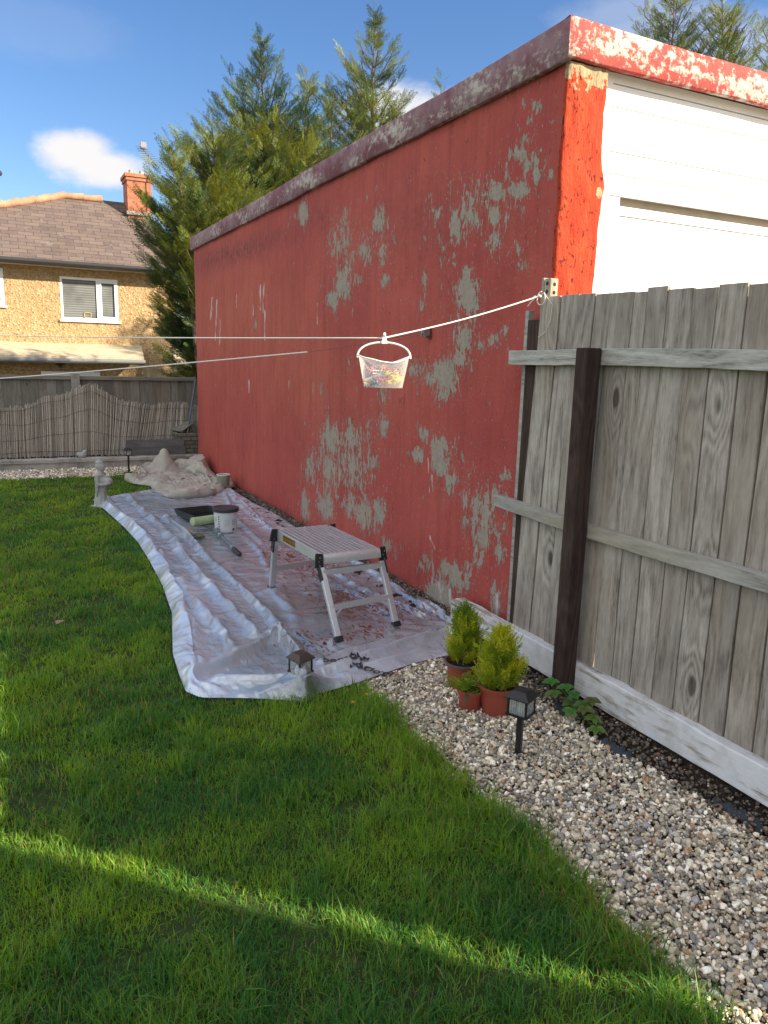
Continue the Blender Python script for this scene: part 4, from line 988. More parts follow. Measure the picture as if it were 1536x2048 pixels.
m_ = o.modifiers.new('Solid', 'SOLIDIFY'); m_.thickness = .004; tag(o, 'heaped beige cotton dust sheet at the far end of the plastic', 'dust sheet')

# ================================================================== WORK PLATFORM
malu = mat('aluminium', m_alu); mblk = mat('black_plastic', base=(.015, .015, .016), rough=.45)
ctr = np.mean(np.array(PLAT_FEET), 0)
wp = thing('work_platform', 'folding aluminium hop up platform standing on the plastic sheet', 'work platform', (ctr[0], ctr[1], .015))
ZT_ = .445
tops = [G(562, 1060, ZT_), G(662, 1117, ZT_), G(749, 1092, ZT_), G(645, 1045, ZT_)]   # back-left, front-left, front-right, back-right
tc = np.mean(np.array(tops), 0)
ydir = Vector((tops[0][0] + tops[3][0] - tops[1][0] - tops[2][0], tops[0][1] + tops[3][1] - tops[1][1] - tops[2][1], 0)).normalized(); xdir = Vector((ydir.y, -ydir.x, 0))
Lp, Wp = .70, .335
def pp(a, c, z): return Vector((tc[0], tc[1], 0)) + xdir * a + ydir * c + Vector((0, 0, z))
Mx = Matrix(((xdir.x, ydir.x, 0, tc[0]), (xdir.y, ydir.y, 0, tc[1]), (0, 0, 1, 0), (0, 0, 0, 1)))
b = MB(); b.box((-Wp / 2, -Lp / 2, ZT_ - .036), (Wp / 2, Lp / 2, ZT_ - .0201), Mx); b.build('deck', mat('groove_shade_alu', base=(.16, .16, .17), rough=.6, metal=.3), wp, True); b = MB()  # deck colour darkened to put shade into the grooves between the ribs
nrib = 11
for k in range(nrib):
    a = -Wp / 2 + .022 + (Wp - .044) * k / (nrib - 1); b.box((a - .0092, -Lp / 2 + .022, ZT_ - .0199), (a + .0092, Lp / 2 - .022, ZT_), Mx)
b.build('platform_top', malu, wp, True, bevel=.001, seg=1)
for s_ in (-1, 1):
    b = MB(); b.box((min(s_ * Wp / 2, s_ * (Wp / 2 + .012)) if s_ < 0 else Wp / 2, -Lp / 2 + .02, ZT_ - .062), (-Wp / 2 if s_ < 0 else Wp / 2 + .012, Lp / 2 - .02, ZT_ - .002), Mx)
    b.build('side_rail', malu, wp, True, bevel=.002)
for s_ in (-1, 1):
    b = MB()
    n = 9; prof = [(s_ * (Lp / 2 - .022), ZT_ + .002)] + [(s_ * (Lp / 2 - .02 + .028 * math.sin(k * math.pi / 2 / n)), ZT_ + .002 - .052 * (1 - math.cos(k * math.pi / 2 / n))) for k in range(n + 1)] + [(s_ * (Lp / 2 - .022), ZT_ - .055)]
    m_ = len(prof); vs = [Mx @ Vector((sx_, c_, zz_)) for sx_ in (-Wp / 2 - .008, Wp / 2 + .008) for c_, zz_ in prof]
    b.add(vs, [tuple(range(m_)), tuple(range(m_, 2 * m_))[::-1]] + [(k, k + m_, (k + 1) % m_ + m_, (k + 1) % m_) for k in range(m_)])
    b.build('end_cap', malu, wp, True)
# legs: hinge point at the top corner, foot at the photo's foot
feet = [Vector((*PLAT_FEET[0], .03)), Vector((*PLAT_FEET[1], .03)), Vector((*PLAT_FEET[2], .03)), Vector((*PLAT_FEET[3], .03))]
hing = [pp(-Wp / 2 - .020, Lp / 2 - .01, ZT_ - .075), pp(-Wp / 2 - .020, -Lp / 2 + .01, ZT_ - .075), pp(Wp / 2 + .020, -Lp / 2 + .01, ZT_ - .075), pp(Wp / 2 + .020, Lp / 2 - .01, ZT_ - .075)]
for h_, f_ in zip(hing, feet):
    b = MB(); b.bar(h_ + (h_ - f_) * .0, f_, .026, .034, up=xdir); lg_ = b.build('leg', malu, wp, True, bevel=.003)
    dd = (f_ - h_).normalized(); b = MB(); b.bar(f_ - dd * .02, f_ + dd * .012, .036, .046, up=xdir); b.build('rubber_foot', mblk, lg_, True, bevel=.004)
    for q_ in (.05, .52, .62, .93):
        pass
for i, j in ((0, 3), (1, 2)):
    for q_ in (.06, .56):
        a_ = hing[i].lerp(feet[i], q_); c_ = hing[j].lerp(feet[j], q_)
        b = MB(); b.bar(a_, c_, .024 if q_ > .1 else .03, .03); b.build('crossbar', malu, wp, True, bevel=.002)
    for s0, s1 in ((i, j), (j, i)):
        a_ = hing[s0].lerp(feet[s0], .72); c_ = hing[s0].lerp(feet[s0], .56).lerp(hing[s1].lerp(feet[s1], .56), .22)
        b = MB(); b.bar(a_, c_, .004, .014); b.build('brace', malu, wp, True)
for k, h_ in enumerate(hing):
    s_ = -1 if k in (0, 1) else 1; e_ = 1 if k in (0, 3) else -1
    dd = (feet[k] - h_).normalized()
    b = MB(); top_ = h_ + Vector((0, 0, .078)) - ydir * .012 * e_
    b.bar(top_ + xdir * s_ * .004, h_ + Vector((0, 0, .0)) + xdir * s_ * .014, .012, .052, up=xdir)
    b.bar(h_ + xdir * s_ * .015 - dd * .02, h_ + dd * .075 + xdir * s_ * .015, .040, .010, up=xdir)
    hg = b.build('hinge', mblk, wp, True, bevel=.004)
    for (u_, v_) in ((.012, .06), (-.012, .06), (.0, .035), (.014, .015), (-.014, .015), (0, -.02), (0, -.05)):
        b = MB(); b.ball(tuple(h_ + ydir * u_ + Vector((0, 0, v_)) + xdir * s_ * (.0125 if v_ > 0 else .021)), (.0035, .0035, .0035), 8, 5)
        b.build('rivet', ms, hg, True, smooth=True)
# maker's plate on the near side rail
b = MB(); xx = -Wp / 2 - .0135
b.box((xx, .045, ZT_ - .052), (xx + .0012, .235, ZT_ - .012), Mx); pl = b.build('name_plate', mat('plate_black', base=(.02, .018, .015), rough=.4), wp, True)
b = MB(); 
for q0, q1, z0_, z1_ in ((.047, .233, .0505, .0485), (.047, .233, .0155, .0135), (.047, .050, .0505, .0135), (.230, .233, .0505, .0135)): b.box((xx - .0008, q0, ZT_ - z0_), (xx - .0001, q1, ZT_ - z1_), Mx)
vs, fs = text_pts('TOUGH MASTER', .026); vs[:, 0] -= vs[:, 0].mean(); vs[:, 0] *= .96; vs[:, 1] -= vs[:, 1].mean()
b.add([Mx @ Vector((xx - .0012, .14 - v[0], ZT_ - .032 + v[1])) for v in vs], fs)
b.build('lettering', mat('plate_orange', base=(.75, .32, .03), rough=.4), pl, True)

# ================================================================== PAINT TUB, TRAY, ROLLER, BRUSH
def dot_ring(b, r, zc, cz, n):
    pass
tx_, ty_ = G(452, 1066); tz = float(sheet_z(np.array([tx_]), np.array([ty_]))[0]) - .01
tub = thing('paint_tub', 'white paint tub with black lid and blue dots beside the tray', 'paint tub', (tx_, ty_, tz))
b = MB(); b.lathe([(0, 0), (.088, 0), (.092, .004), (.100, .17), (.101, .205), (0, .205)], 40); b.build('tub_body', mat('tub_white', base=(.62, .63, .64), rough=.35, var=.06), tub, smooth=True)
b = MB(); b.lathe([(.101, .196), (.110, .198), (.112, .21), (.112, .226), (.108, .230), (.100, .231), (.098, .226), (0, .226)], 40); b.build('lid', mat('lid_grey', base=(.035, .042, .045), rough=.35), tub, smooth=True)
def wrapd(b, ang, z0, dz, da, r0, n=6):
    vs = []; 
    for i in range(n + 1):
        a = ang - da / 2 + da * i / n
        for zz_ in (z0, z0 + dz): rr_ = .0925 + (zz_ / .17) * .0082 + .0008; vs.append((rr_ * math.cos(a), rr_ * math.sin(a), zz_))
    b.add(vs, [(2 * i, 2 * i + 2, 2 * i + 3, 2 * i + 1) for i in range(n)])
vang = math.atan2(-ty_, -tx_)       # the printed side faces the garden
b = MB()
for k in range(7):
    zc_ = .035 + k * .021; a0 = vang - .62; vs = []
    rr_ = .0925 + (zc_ / .17) * .0082 + .001
    for i in range(12): an_ = i * math.pi / 6; a = a0 + .0065 * math.cos(an_) / rr_ ; vs.append((rr_ * math.cos(a), rr_ * math.sin(a), zc_ + .0065 * math.sin(an_)))
    b.add(vs, [tuple(range(12))])
a0 = vang + .72; vs = []; rr_ = .0955
for i in range(16): an_ = i * math.pi / 8; a = a0 + .013 * math.cos(an_) / rr_; vs.append((rr_ * math.cos(a), rr_ * math.sin(a), .05 + .013 * math.sin(an_)))
b.add(vs, [tuple(range(16))]); wrapd(b, vang + .1, .020, .007, 1.3, 0); 
for k in range(3): wrapd(b, vang - .95, .125 + k * .012, .006, .16 - .03 * k, 0, 2)
b.build('print', mat('print_blue', base=(.04, .07, .16), rough=.4), tub)
b = MB()
for k in range(5): wrapd(b, vang + .12, .135 - k * .013, .005, .5, 0)
wrapd(b, vang + .7, .09, .05, .35, 0)
b.build('fine_print', mat('print_pale', base=(.42, .48, .55), rough=.4), tub)

rot = math.atan2(G(437, 1018, .06)[1] - G(365, 1025, .06)[1], G(437, 1018, .06)[0] - G(365, 1025, .06)[0])
tcx, tcy = G(404, 1036, .03)
tray = thing('roller_tray', 'black plastic roller tray behind the paint tub', 'tray', (tcx, tcy, .035), rot)
b = MB(); w_, l_ = .17, .25
def ringv(sx_, sy_, z0, z1): return [(-sx_, -sy_, z0), (sx_, -sy_, z0), (sx_, sy_, z1), (-sx_, sy_, z1)]
lv = [ringv(w_ - .02, l_ - .03, .0, .0), ringv(w_ - .004, l_ - .004, .075, .055), ringv(w_ + .006, l_ + .006, .075, .055), ringv(w_ + .006, l_ + .006, .070, .050), ringv(w_ - .001, l_ - .001, .070, .050), ringv(w_ - .017, l_ - .027, -.003, -.003)]
iv = ringv(w_ - .022, l_ - .032, .003, .003)
vs = [v for rr_ in lv for v in rr_]; fs = []
for i in range(5):
    for k in range(4): fs.append((i * 4 + k, i * 4 + (k + 1) % 4, i * 4 + 4 + (k + 1) % 4, i * 4 + 4 + k))
fs += [(3, 2, 1, 0), (20, 21, 22, 23)]
b.add(vs, fs); b.build('pan', mat('tray_black', base=(.012, .018, .016), rough=.4), tray, bevel=.003)
b = MB()
for k in range(8): b.box((-w_ + .03, .0 + k * .026, .004), (w_ - .03, .008 + k * .026, .009))
b.build('ribs', mat('tray_black', None), tray)
# roller: pale green sleeve resting on the tray rim, long extension pole on the sheet
ra = Vector((*G(384, 1044, .105), .105)); rb = Vector((*G(440, 1036, .10), .10))
ro = thing('paint_roller', 'pale green paint roller on a long grey extension pole lying in the tray', 'paint roller', (ra.x, ra.y, .03))
dr_ = (rb - ra).normalized(); rb = ra + dr_ * .29
b = MB(); b.tube([ra, ra + dr_ * .004, rb - dr_ * .004, rb], [.030, .037, .037, .030], 24); b.build('sleeve', mat('sleeve_green', base=(.40, .48, .27), rough=.95, var=.15, vs=30, bump=.8, bs=180, bd=.004), ro, True, smooth=True)
pa_ = Vector((*G(432, 1062, .05), .05)); pb_ = Vector((*G(480, 1111, .03), .035)); pm_ = pa_.lerp(pb_, .42)
b = MB(); b.tube([rb - dr_ * .02, rb + dr_ * .03, rb + dr_ * .03 + (pa_ - rb) * .25, pa_.lerp(rb, .3), pa_], .005, 8); b.build('frame', ms, ro, True, smooth=True)
b = MB(); b.tube([pa_ + (pa_ - pb_) * .1, pa_, pa_.lerp(pb_, .12)], [.012, .016, .016], 14); b.tube([pa_.lerp(pb_, .1), pa_.lerp(pb_, .8)], .0125, 14); b.tube([pa_.lerp(pb_, .2), pa_.lerp(pb_, .26)], .019, 14); b.build('pole', mat('pole_grey', base=(.17, .20, .20), rough=.35, metal=.3), ro, True, smooth=True)
b = MB(); b.tube([pa_.lerp(pb_, .18), pa_.lerp(pb_, .20)], .0175, 14); b.build('collar', mat('collar_white', base=(.65, .65, .65)), ro, True, smooth=True); b = MB(); b.tube([pa_.lerp(pb_, .70), pa_.lerp(pb_, .71)], .0155, 14); b.build('collar', mat('collar_white', base=(.65, .65, .65)), ro, True, smooth=True)
b = MB(); b.tube([pa_.lerp(pb_, .76), pa_.lerp(pb_, .79), pa_.lerp(pb_, .98), pa_.lerp(pb_, 1.0)], [.015, .018, .018, .010], 14); b.build('grip', mblk, ro, True, smooth=True)
# brush
ba = Vector((*G(372, 1059, .045), .050)); bb = Vector((*G(404, 1074, .045), .045))
brh = thing('paint_brush', 'used paint brush with brown wooden handle lying below the tray', 'paint brush', (ba.x, ba.y, .03))
dv = (bb - ba)
b = MB(); b.tube([ba, ba + dv * .12, ba + dv * .3, ba + dv * .48], [.008, .013, .010, .016], 10); b.build('handle', mat('brush_wood', base=(.34, .20, .10), rough=.6, var=.3), brh, True, smooth=True)
b = MB(); b.bar(ba + dv * .46, ba + dv * .66, .05, .022); b.build('ferrule', ms, brh, True, bevel=.003)
b = MB(); b.bar(ba + dv * .66, bb, .056, .020); b.build('bristles', mat('bristle', base=(.10, .11, .07), rough=.9, var=.4, vs=60), brh, True, bevel=.006)

# ================================================================== DOTTED POT
fx, fy = G(447, 970, .075)
pt = thing('dotted_pot', 'small grey green plant pot with cream dots on the beige dust sheet', 'plant pot', (fx, fy, .072))
def m_dots(t, b, out):
    p = t.tc(); v = t.vor(t.mapping(p, (1, 1, 1)), 26, 'F1', 0, .25)
    t.l.new(t.mix(t.rng(v, .20, .17), C(.26, .27, .20), C(.66, .64, .55)), b.inputs['Base Color']); b.inputs['Roughness'].default_value = .4
b = MB(); b.lathe([(0, 0), (.056, 0), (.060, .004), (.075, .118), (.071, .118)], 32); b.build('pot_body', mat('dotted_glaze', m_dots), pt, smooth=True)
b = MB(); b.lathe([(.0755, .116), (.0775, .119), (.0755, .124), (.069, .124), (.068, .110), (.0705, .110)], 32, close=True); b.lathe([(0, .02), (.055, .02), (.069, .112), (.070, .112), (.057, .018), (0, .018)], 32); b.build('rim', mat('white_glaze', base=(.72, .74, .76), rough=.3), pt, smooth=True)

# ================================================================== STATUE
sx_, sy_ = G(203, 1012)
st = thing('garden_statue', 'grey stone statue of a robed woman holding a pot at the lawn edge', 'statue', (sx_, sy_, 0), R_(-38))
b = MB()
b.lathe([(0, 0), (.060, 0), (.062, .012), (.055, .02), (.050, .06), (.045, .14), (.043, .20), (.040, .235), (0, .235)], 24)          # robe
for k in range(10):
    a = k * 2 * math.pi / 10; b.tube([(.056 * math.cos(a), .056 * math.sin(a), .005), (.047 * math.cos(a + .15), .045 * math.sin(a + .15), .10), (.036 * math.cos(a + .3), .036 * math.sin(a + .3), .22)], [.009, .006, .004], 7)
b.ball((.0, 0, .265), (.046, .060, .055)); b.ball((.0, 0, .31), (.040, .064, .032)); b.ball((.006, 0, .34), (.026, .026, .05))
b.ball((.014, 0, .385), (.036, .033, .041)); b.ball((.002, 0, .398), (.041, .039, .038)); b.ball((-.004, 0, .432), (.034, .034, .022)); b.ball((-.002, 0, .452), (.018, .018, .014))
b.ball((.044, 0, .381), (.007, .005, .008), 8, 6); b.ball((.040, 0, .362), (.008, .010, .006), 8, 6); b.ball((.037, .011, .392), (.006, .006, .004), 8, 6); b.ball((.037, -.011, .392), (.006, .006, .004), 8, 6)
for s_ in (-1, 1):
    b.tube([(.0, s_ * .053, .318), (.010, s_ * .064, .265), (.018, s_ * .060, .225)], [.020, .018, .017], 10); b.tube([(.018, s_ * .060, .225), (.055, s_ * .048, .222), (.092, s_ * .022, .232)], [.017, .014, .011], 10)
    b.ball((.095, s_ * .018, .236), (.014, .012, .009), 10, 6); b.tube([(.01, s_ * .065, .24), (.0, s_ * .06, .16), (-.01, s_ * .045, .10)], [.018, .014, .006], 8)
b.ball((.070, 0, .258), (.042, .042, .044)); b.lathe([(.020, .290), (.030, .302), (.032, .310), (0, .312)], 16, (.070, 0, 0)); b.ball((.03, 0, .25), (.03, .045, .05)); st.scale = (1.12, 1.12, 1.0)
b.box((-.07, -.07, -.01), (.075, .07, .012))
b.build('figure', mat('cast_stone', m_conc((.34, .34, .32), (.47, .47, .45), (.28, .30, .24))), st, remesh=.0042)
# little stone ball ornament on the kerb
c = ay(165, 914, 10.52)
so_ = MB(); so_.ball((0, 0, .035), (.055, .05, .045)); so_.ball((.03, 0, .075), (.028, .026, .024)); so_.ball((-.045, .01, .05), .022); so_.ball((.04, 0, .095), (.01, .008, .012))
sr = thing('stone_ornament', 'small pale stone ornament sitting on the kerb above the statue', 'ornament', (c.x, 10.55, .135))
so_.build('figure', mat('cast_stone', None), sr, remesh=.006)

# ================================================================== SOLAR LIGHTS
mlg = mat('lamp_pane', m_lampglass); mlb = mat('lamp_black', base=(.014, .015, .018), rough=.35)
mlw = mat('lamp_core', base=(.55, .54, .48), rough=.5)
def solar_light(loc, label, top=.275, rz=0.0, tilt=(0, 0), foot=False, s=1.0, capm=None):
    t = thing('solar_light', label, 'garden light', loc, rz, 'square solar stake lights'); t.rotation_euler = (tilt[0], tilt[1], rz); t.scale = (1, 1, 1)
    h0 = top - .095 * s
    b = MB(); b.box((-.011 * s, -.011 * s, -.05), (.011 * s, .011 * s, h0)); b.build('stake', mlb, t, bevel=.002)
    b = MB(); a, c_ = .050 * s, .026 * s; z0 = top - .024 * s
    b.add([(-a, -a, z0), (a, -a, z0), (a, a, z0), (-a, a, z0), (-c_, -c_, top), (c_, -c_, top), (c_, c_, top), (-c_, c_, top), (-a, -a, z0 - .005), (a, -a, z0 - .005), (a, a, z0 - .005), (-a, a, z0 - .005)],
          [(0, 1, 5, 4), (1, 2, 6, 5), (2, 3, 7, 6), (3, 0, 4, 7), (4, 5, 6, 7), (8, 9, 1, 0), (9, 10, 2, 1), (10, 11, 3, 2), (11, 8, 0, 3), (11, 10, 9, 8)])
    b.build('cap', capm or mlb, t, bevel=.001)
    b = MB(); q = .037 * s
    for i in (-1, 1):
        for j in (-1, 1): b.box((i * q - .0035, j * q - .0035, h0 + .004), (i * q + .0035, j * q + .0035, z0 - .0052))
    b.box((-q - .007, -q - .007, h0 - .004), (q + .007, q + .007, h0 + .0038)); b.build('frame', mlb, t)
    b = MB()
    for i in (-1, 1):
        for k in range(7):
            u_ = -.028 * s + k * .0093 * s; b.box((u_ - .0036, i * q - .0012, h0 + .0045), (u_ + .0036, i * q + .0012, z0 - .0055)); b.box((i * q - .0012, u_ - .0036, h0 + .0045), (i * q + .0012, u_ + .0036, z0 - .0055))
    b.build('pane', mlg, t)
    b = MB(); b.lathe([(0, h0 + .004), (.012, h0 + .004), (.014, h0 + .03), (.010, h0 + .045), (0, h0 + .05)], 14); b.build('bulb_holder', mlw, t, smooth=True)
    if foot:
        b = MB(); b.box((-.055, -.055, -.01), (.055, .055, .02)); b.box((-.03, -.058, .0), (.03, -.0551, .018)); b.build('foot', mlb, t, bevel=.004)
    return t
x_, y_ = G(1036, 1511); solar_light((x_, y_, 0), 'black solar stake light standing in the gravel in front of the potted conifers', .275, R_(28))
x_, y_ = G(258, 948); solar_light((x_, y_, 0), 'small distant solar stake light by the kerb behind the lawn', .325, R_(8), foot=True, s=.9)
solar_light((LAMP[0], LAMP[1], 0), 'solar stake light half hidden under the front corner of the plastic sheet', .198, R_(20), (R_(2), R_(-2)), s=.95, capm=mat('lamp_brown', base=(.055, .035, .025), rough=.4))

# ================================================================== PLANTER, PLANK, POLE
pc0 = ay(346, 880, 10.75); pc1 = ay(470, 880, 10.75)
pln = thing('planter', 'square flared mossy planter in the corner by the red wall', 'planter', (pc0.x + .22, 10.78, .10))
b = MB(); b.add([(-.15, -.15, 0), (.15, -.15, 0), (.15, .15, 0), (-.15, .15, 0), (-.205, -.2, .32), (.205, -.2, .32), (.205, .2, .32), (-.205, .2, .32), (-.16, -.155, .32), (.16, -.155, .32), (.16, .155, .32), (-.16, .155, .32), (-.15, -.145, .24), (.15, -.145, .24), (.15, .145, .24), (-.15, .145, .24)],
                [(3, 2, 1, 0), (0, 1, 5, 4), (1, 2, 6, 5), (2, 3, 7, 6), (3, 0, 4, 7), (4, 5, 9, 8), (5, 6, 10, 9), (6, 7, 11, 10), (7, 4, 8, 11), (8, 9, 13, 12), (9, 10, 14, 13), (10, 11, 15, 14), (11, 8, 12, 15), (12, 13, 14, 15)])
b.build('tub', mat('mossy_brick', m_brick((.16, .14, .10), (.22, .20, .15), (.08, .08, .06), .13, .055)), pln, bevel=.006)
b = MB(); b.cur = .3; b.bar((-.17, -.02, .34), (.03, .05, .46), .26, .02); b.build('slab', mat('back_boards', None), pln, bevel=.004)
a_ = ay(378, 846, 10.72); c_ = ay(392, 754, 10.92)
sp = thing('broom_pole', 'blue grey broom pole leaning on the fence behind the planter', 'pole', (a_.x, a_.y, .35))
b = MB(); b.tube([a_ + (a_ - c_) * .4, c_], .014, 10); b.build('shaft', mat('pole_blue', base=(.10, .12, .17), rough=.4), sp, True, smooth=True)
b = MB(); b.tube([c_ - (c_ - a_) * .04, c_ + (c_ - a_) * .01], .017, 10); b.build('end_cap', mblk, sp, True, smooth=True)
k0 = ay(249, 882, 10.60); k1 = ay(352, 912, 10.60)
b = MB(); b.cur = .6; b.box((k0.x, 10.585, .138), (k0.x + .80, 10.612, .245)); b.cur = .2; b.box((k0.x + .02, 10.590, .2455), (k0.x + .78, 10.618, .345))
o = b.build('plank_stack', mat('grey_plank', m_wood((.13, .13, .13), (.21, .21, .21), (.07, .07, .07), 'X')), bevel=.003); tag(o, 'two grey weathered planks standing on the kerb beside the planter', 'planks')

# ================================================================== CLOTHES LINES AND PEG BASKET
mln = mat('white_cord', base=(.78, .76, .70), rough=.6)
hk = Vector((2.262, 2.975, 1.802)); bk = ay(767, 676, 3.0)
e1 = ay(0, 662, 6.0); post = bk.lerp(e1, 2.0)
cl = thing('clothes_line', 'white cord clothes line tied to the fence end and carrying the basket', 'clothes line', hk)
b = MB(); pts = [hk.lerp(bk, k / 12) - Vector((0, 0, .012 * math.sin(math.pi * k / 12))) for k in range(13)] + [bk.lerp(post, k / 20) - Vector((0, 0, .03 * math.sin(math.pi * k / 20))) for k in range(1, 21)]
b.tube(pts, .0032, 8); b.build('cord', mln, cl, True, smooth=True)
b = MB()
loop = [hk + Vector((.0, .03 * math.sin(a) - .015, .03 * math.cos(a) - .01 + .0)) for a in np.linspace(0, 5.6, 16)]; b.tube(loop, .0025, 6)
b.tube([hk + Vector((-.004, .0, .0)), hk + Vector((-.012, -.05, .01)), hk + Vector((.012, -.085, -.04)), hk + Vector((.010, -.08, -.11)), hk + Vector((.010, -.05, -.16)), hk + Vector((.010, .0, -.185))], .0013, 6)
b.ball(tuple(hk), (.010, .012, .008), 10, 6); b.ball(tuple(hk + Vector((-.01, .018, -.004))), (.008, .010, .007), 10, 6); b.tube([hk + Vector((-.005, .01, 0)), hk + Vector((-.02, .04, -.03)), hk + Vector((-.025, .05, -.045))], .0026, 6)
b.build('knot', mln, cl, True, smooth=True)
# second line: bare wire from the cleat, white cord further on
w0_ = bp + Vector((-.045, 0, 0)); m_ = ay(615, 704, 4.7); pz = None
zz_ = proj_np(np.array([[post.x, post.y, 1.0]]))[0][0]
p2 = ay(zz_, 752 + .078 * (0 - zz_), post.y)
c2 = thing('clothes_line', 'lower washing line, thin bare wire from the wall cleat then white cord', 'clothes line', w0_)
b = MB(); b.tube([w0_, w0_.lerp(m_, .5) - Vector((0, 0, .012)), m_ - (p2 - m_).normalized() * .02], .0016, 6); b.tube([w0_ + Vector((0, -.01, -.01)), w0_.lerp(m_, .16) + Vector((0, 0, -.022)), w0_.lerp(m_, .3) + Vector((0, 0, -.022))], .0013, 5); b.build('wire', mat('wire_dark', base=(.12, .09, .08), rough=.5), c2, True, smooth=True)
b = MB(); b.tube([m_.lerp(p2, k / 16) - Vector((0, 0, .02 * math.sin(math.pi * k / 16))) for k in range(17)], .0042, 8); b.build('cord', mln, c2, True, smooth=True)
cp = thing('clothes_post', 'grey steel clothes post on the lawn outside the left edge', 'post', (post.x, post.y, 0))
b = MB(); b.tube([(0, 0, -.1), (0, 0, 2.0)], .025, 14); b.build('pole', mat('grey_pole', None), cp, smooth=True)
b = MB(); b.tube([(-.25, 0, 1.95), (.0, 0, 1.95)], .012, 10); b.build('arm', mat('grey_pole', None), cp, smooth=True)
# basket
rz = math.atan2(-.443, .896) + R_(4)
ct = ay(767, 745, 3.0)
zb_, zr_ = ay(767, 775, 3.0).z, ay(767, 722, 3.0).z
bs = thing('peg_basket', 'white translucent plastic peg basket hanging from the clothes line', 'peg basket', (ct.x, ct.y, zb_), rz)
H_ = zr_ - zb_ + .008
na_, nm_ = 144, 22
def se(a, rx, ry, e=.55): return (rx * math.copysign(abs(math.cos(a)) ** e, math.cos(a)), ry * math.copysign(abs(math.sin(a)) ** e, math.sin(a)))
vs = []; fs = []
def rimh(a):
    return H_ + .014 * abs(math.cos(a)) ** 3 - .015 * math.exp(-((math.sin(a) + 1) / .18) ** 2 * .0 - ((math.cos(a) - .18) / .38) ** 2) * 1.0
aa_ = np.linspace(0, 2 * math.pi, 4001); pe_ = np.array([se(a, .109, .062, .7) for a in aa_]); Ls = np.concatenate([[0], np.cumsum(np.hypot(*np.diff(pe_, axis=0).T))]); AR = np.interp(np.arange(na_) / na_ * Ls[-1], Ls, aa_)
for j in range(nm_ + 1):
    t_ = j / nm_
    for i in range(na_):
        a = AR[i]; x_, y_ = se(a, .083 + .026 * t_, .048 + .014 * t_, .7); vs.append((x_, y_, rimh(a) * t_))
for j in range(nm_):
    for i in range(na_):
        if 5 <= j <= 17 and i % 6 == (3 if ((j - 5) // 3) % 2 else 0) and (j - 5) % 3 in (0, 1): continue
        fs.append((j * na_ + i, j * na_ + (i + 1) % na_, (j + 1) * na_ + (i + 1) % na_, (j + 1) * na_ + i))
c0i = len(vs); vs.append((0, 0, 0)); fs += [(c0i, (i + 1) % na_, i) for i in range(na_)]
b = MB(); b.add(vs, fs); o = b.build('bowl', mat('frosted_plastic', m_clear), bs, smooth=True)
md = o.modifiers.new('Solid', 'SOLIDIFY'); md.thickness = .0016
b = MB(); pts = []
for i in range(na_ + 1): a = 2 * math.pi * i / na_; x_, y_ = se(a, .110, .063, .7); pts.append((x_, y_, rimh(a)))
b.tube(pts, .0032, 8, caps=False); mwp = mat('white_plastic', base=(.78, .78, .76), rough=.35); b.build('rim', mwp, bs, smooth=True)
b = MB(); hz = bk.z - zb_ - .018; pts = []
for k in range(25):
    a = math.pi * k / 24; pts.append((.114 * math.cos(a), 0, H_ + .004 + (hz - H_ - .004) * math.sin(a) ** .8))
b.tube(pts, .0042, 8); b.build('handle', mwp, bs, smooth=True)
b = MB(); b.box((-.012, -.007, hz - .006), (.012, .007, hz + .008)); b.box((-.009, -.005, hz + .008), (.009, .005, hz + .026)); b.tube([(.0, -.0, hz + .024), (.0, -.008, hz + .03), (0, 0, hz + .036), (0, .008, hz + .03)], .006, 8); b.build('hook', mwp, bs, bevel=.002)
PEGC = [('pink', (.80, .12, .22)), ('yellow', (.80, .62, .08)), ('red', (.62, .07, .10)), ('teal', (.04, .30, .34)), ('white', (.75, .75, .72)), ('orange', (.80, .30, .06))]
protos = {}
for nm, cc in PEGC:
    mp = mat('peg_' + nm, base=cc, rough=.4)
    p = thing('clothes_peg', nm + ' plastic clothes peg among those in the hanging basket', 'clothes peg', (0, 0, 0), 0, 'clothes pegs in the basket')
    for s_ in (-1, 1):
        b = MB(); b.add([(-.036, s_ * .002, -.005), (.036, s_ * .0065, -.004), (.036, s_ * .0095, -.004), (0, s_ * .0065, -.005), (-.036, s_ * .006, -.005), (-.036, s_ * .002, .005), (.036, s_ * .0065, .004), (.036, s_ * .0095, .004), (0, s_ * .0065, .005), (-.036, s_ * .006, .005)],
                        [(0, 1, 2, 3, 4), (9, 8, 7, 6, 5), (0, 5, 6, 1), (1, 6, 7, 2), (2, 7, 8, 3), (3, 8, 9, 4), (4, 9, 5, 0)]); b.build('jaw', mp, p)
    b = MB(); b.tube([(.0, -.008, 0), (.0, .008, 0)], .004, 8); b.build('spring', ms, p); protos[nm] = [p, False]
order = ['teal', 'teal', 'yellow', 'pink', 'pink', 'red', 'pink', 'yellow', 'yellow', 'orange', 'pink', 'yellow', 'white', 'pink', 'yellow', 'red', 'teal', 'white', 'pink', 'yellow', 'orange', 'pink']
xs_ = [-.065, -.05, -.068, -.045, -.02, -.03, .0, .06, .07, .02, .035, .045, -.055, .02, .065, .0, .02, -.02, -.04, .04, .0, .055]
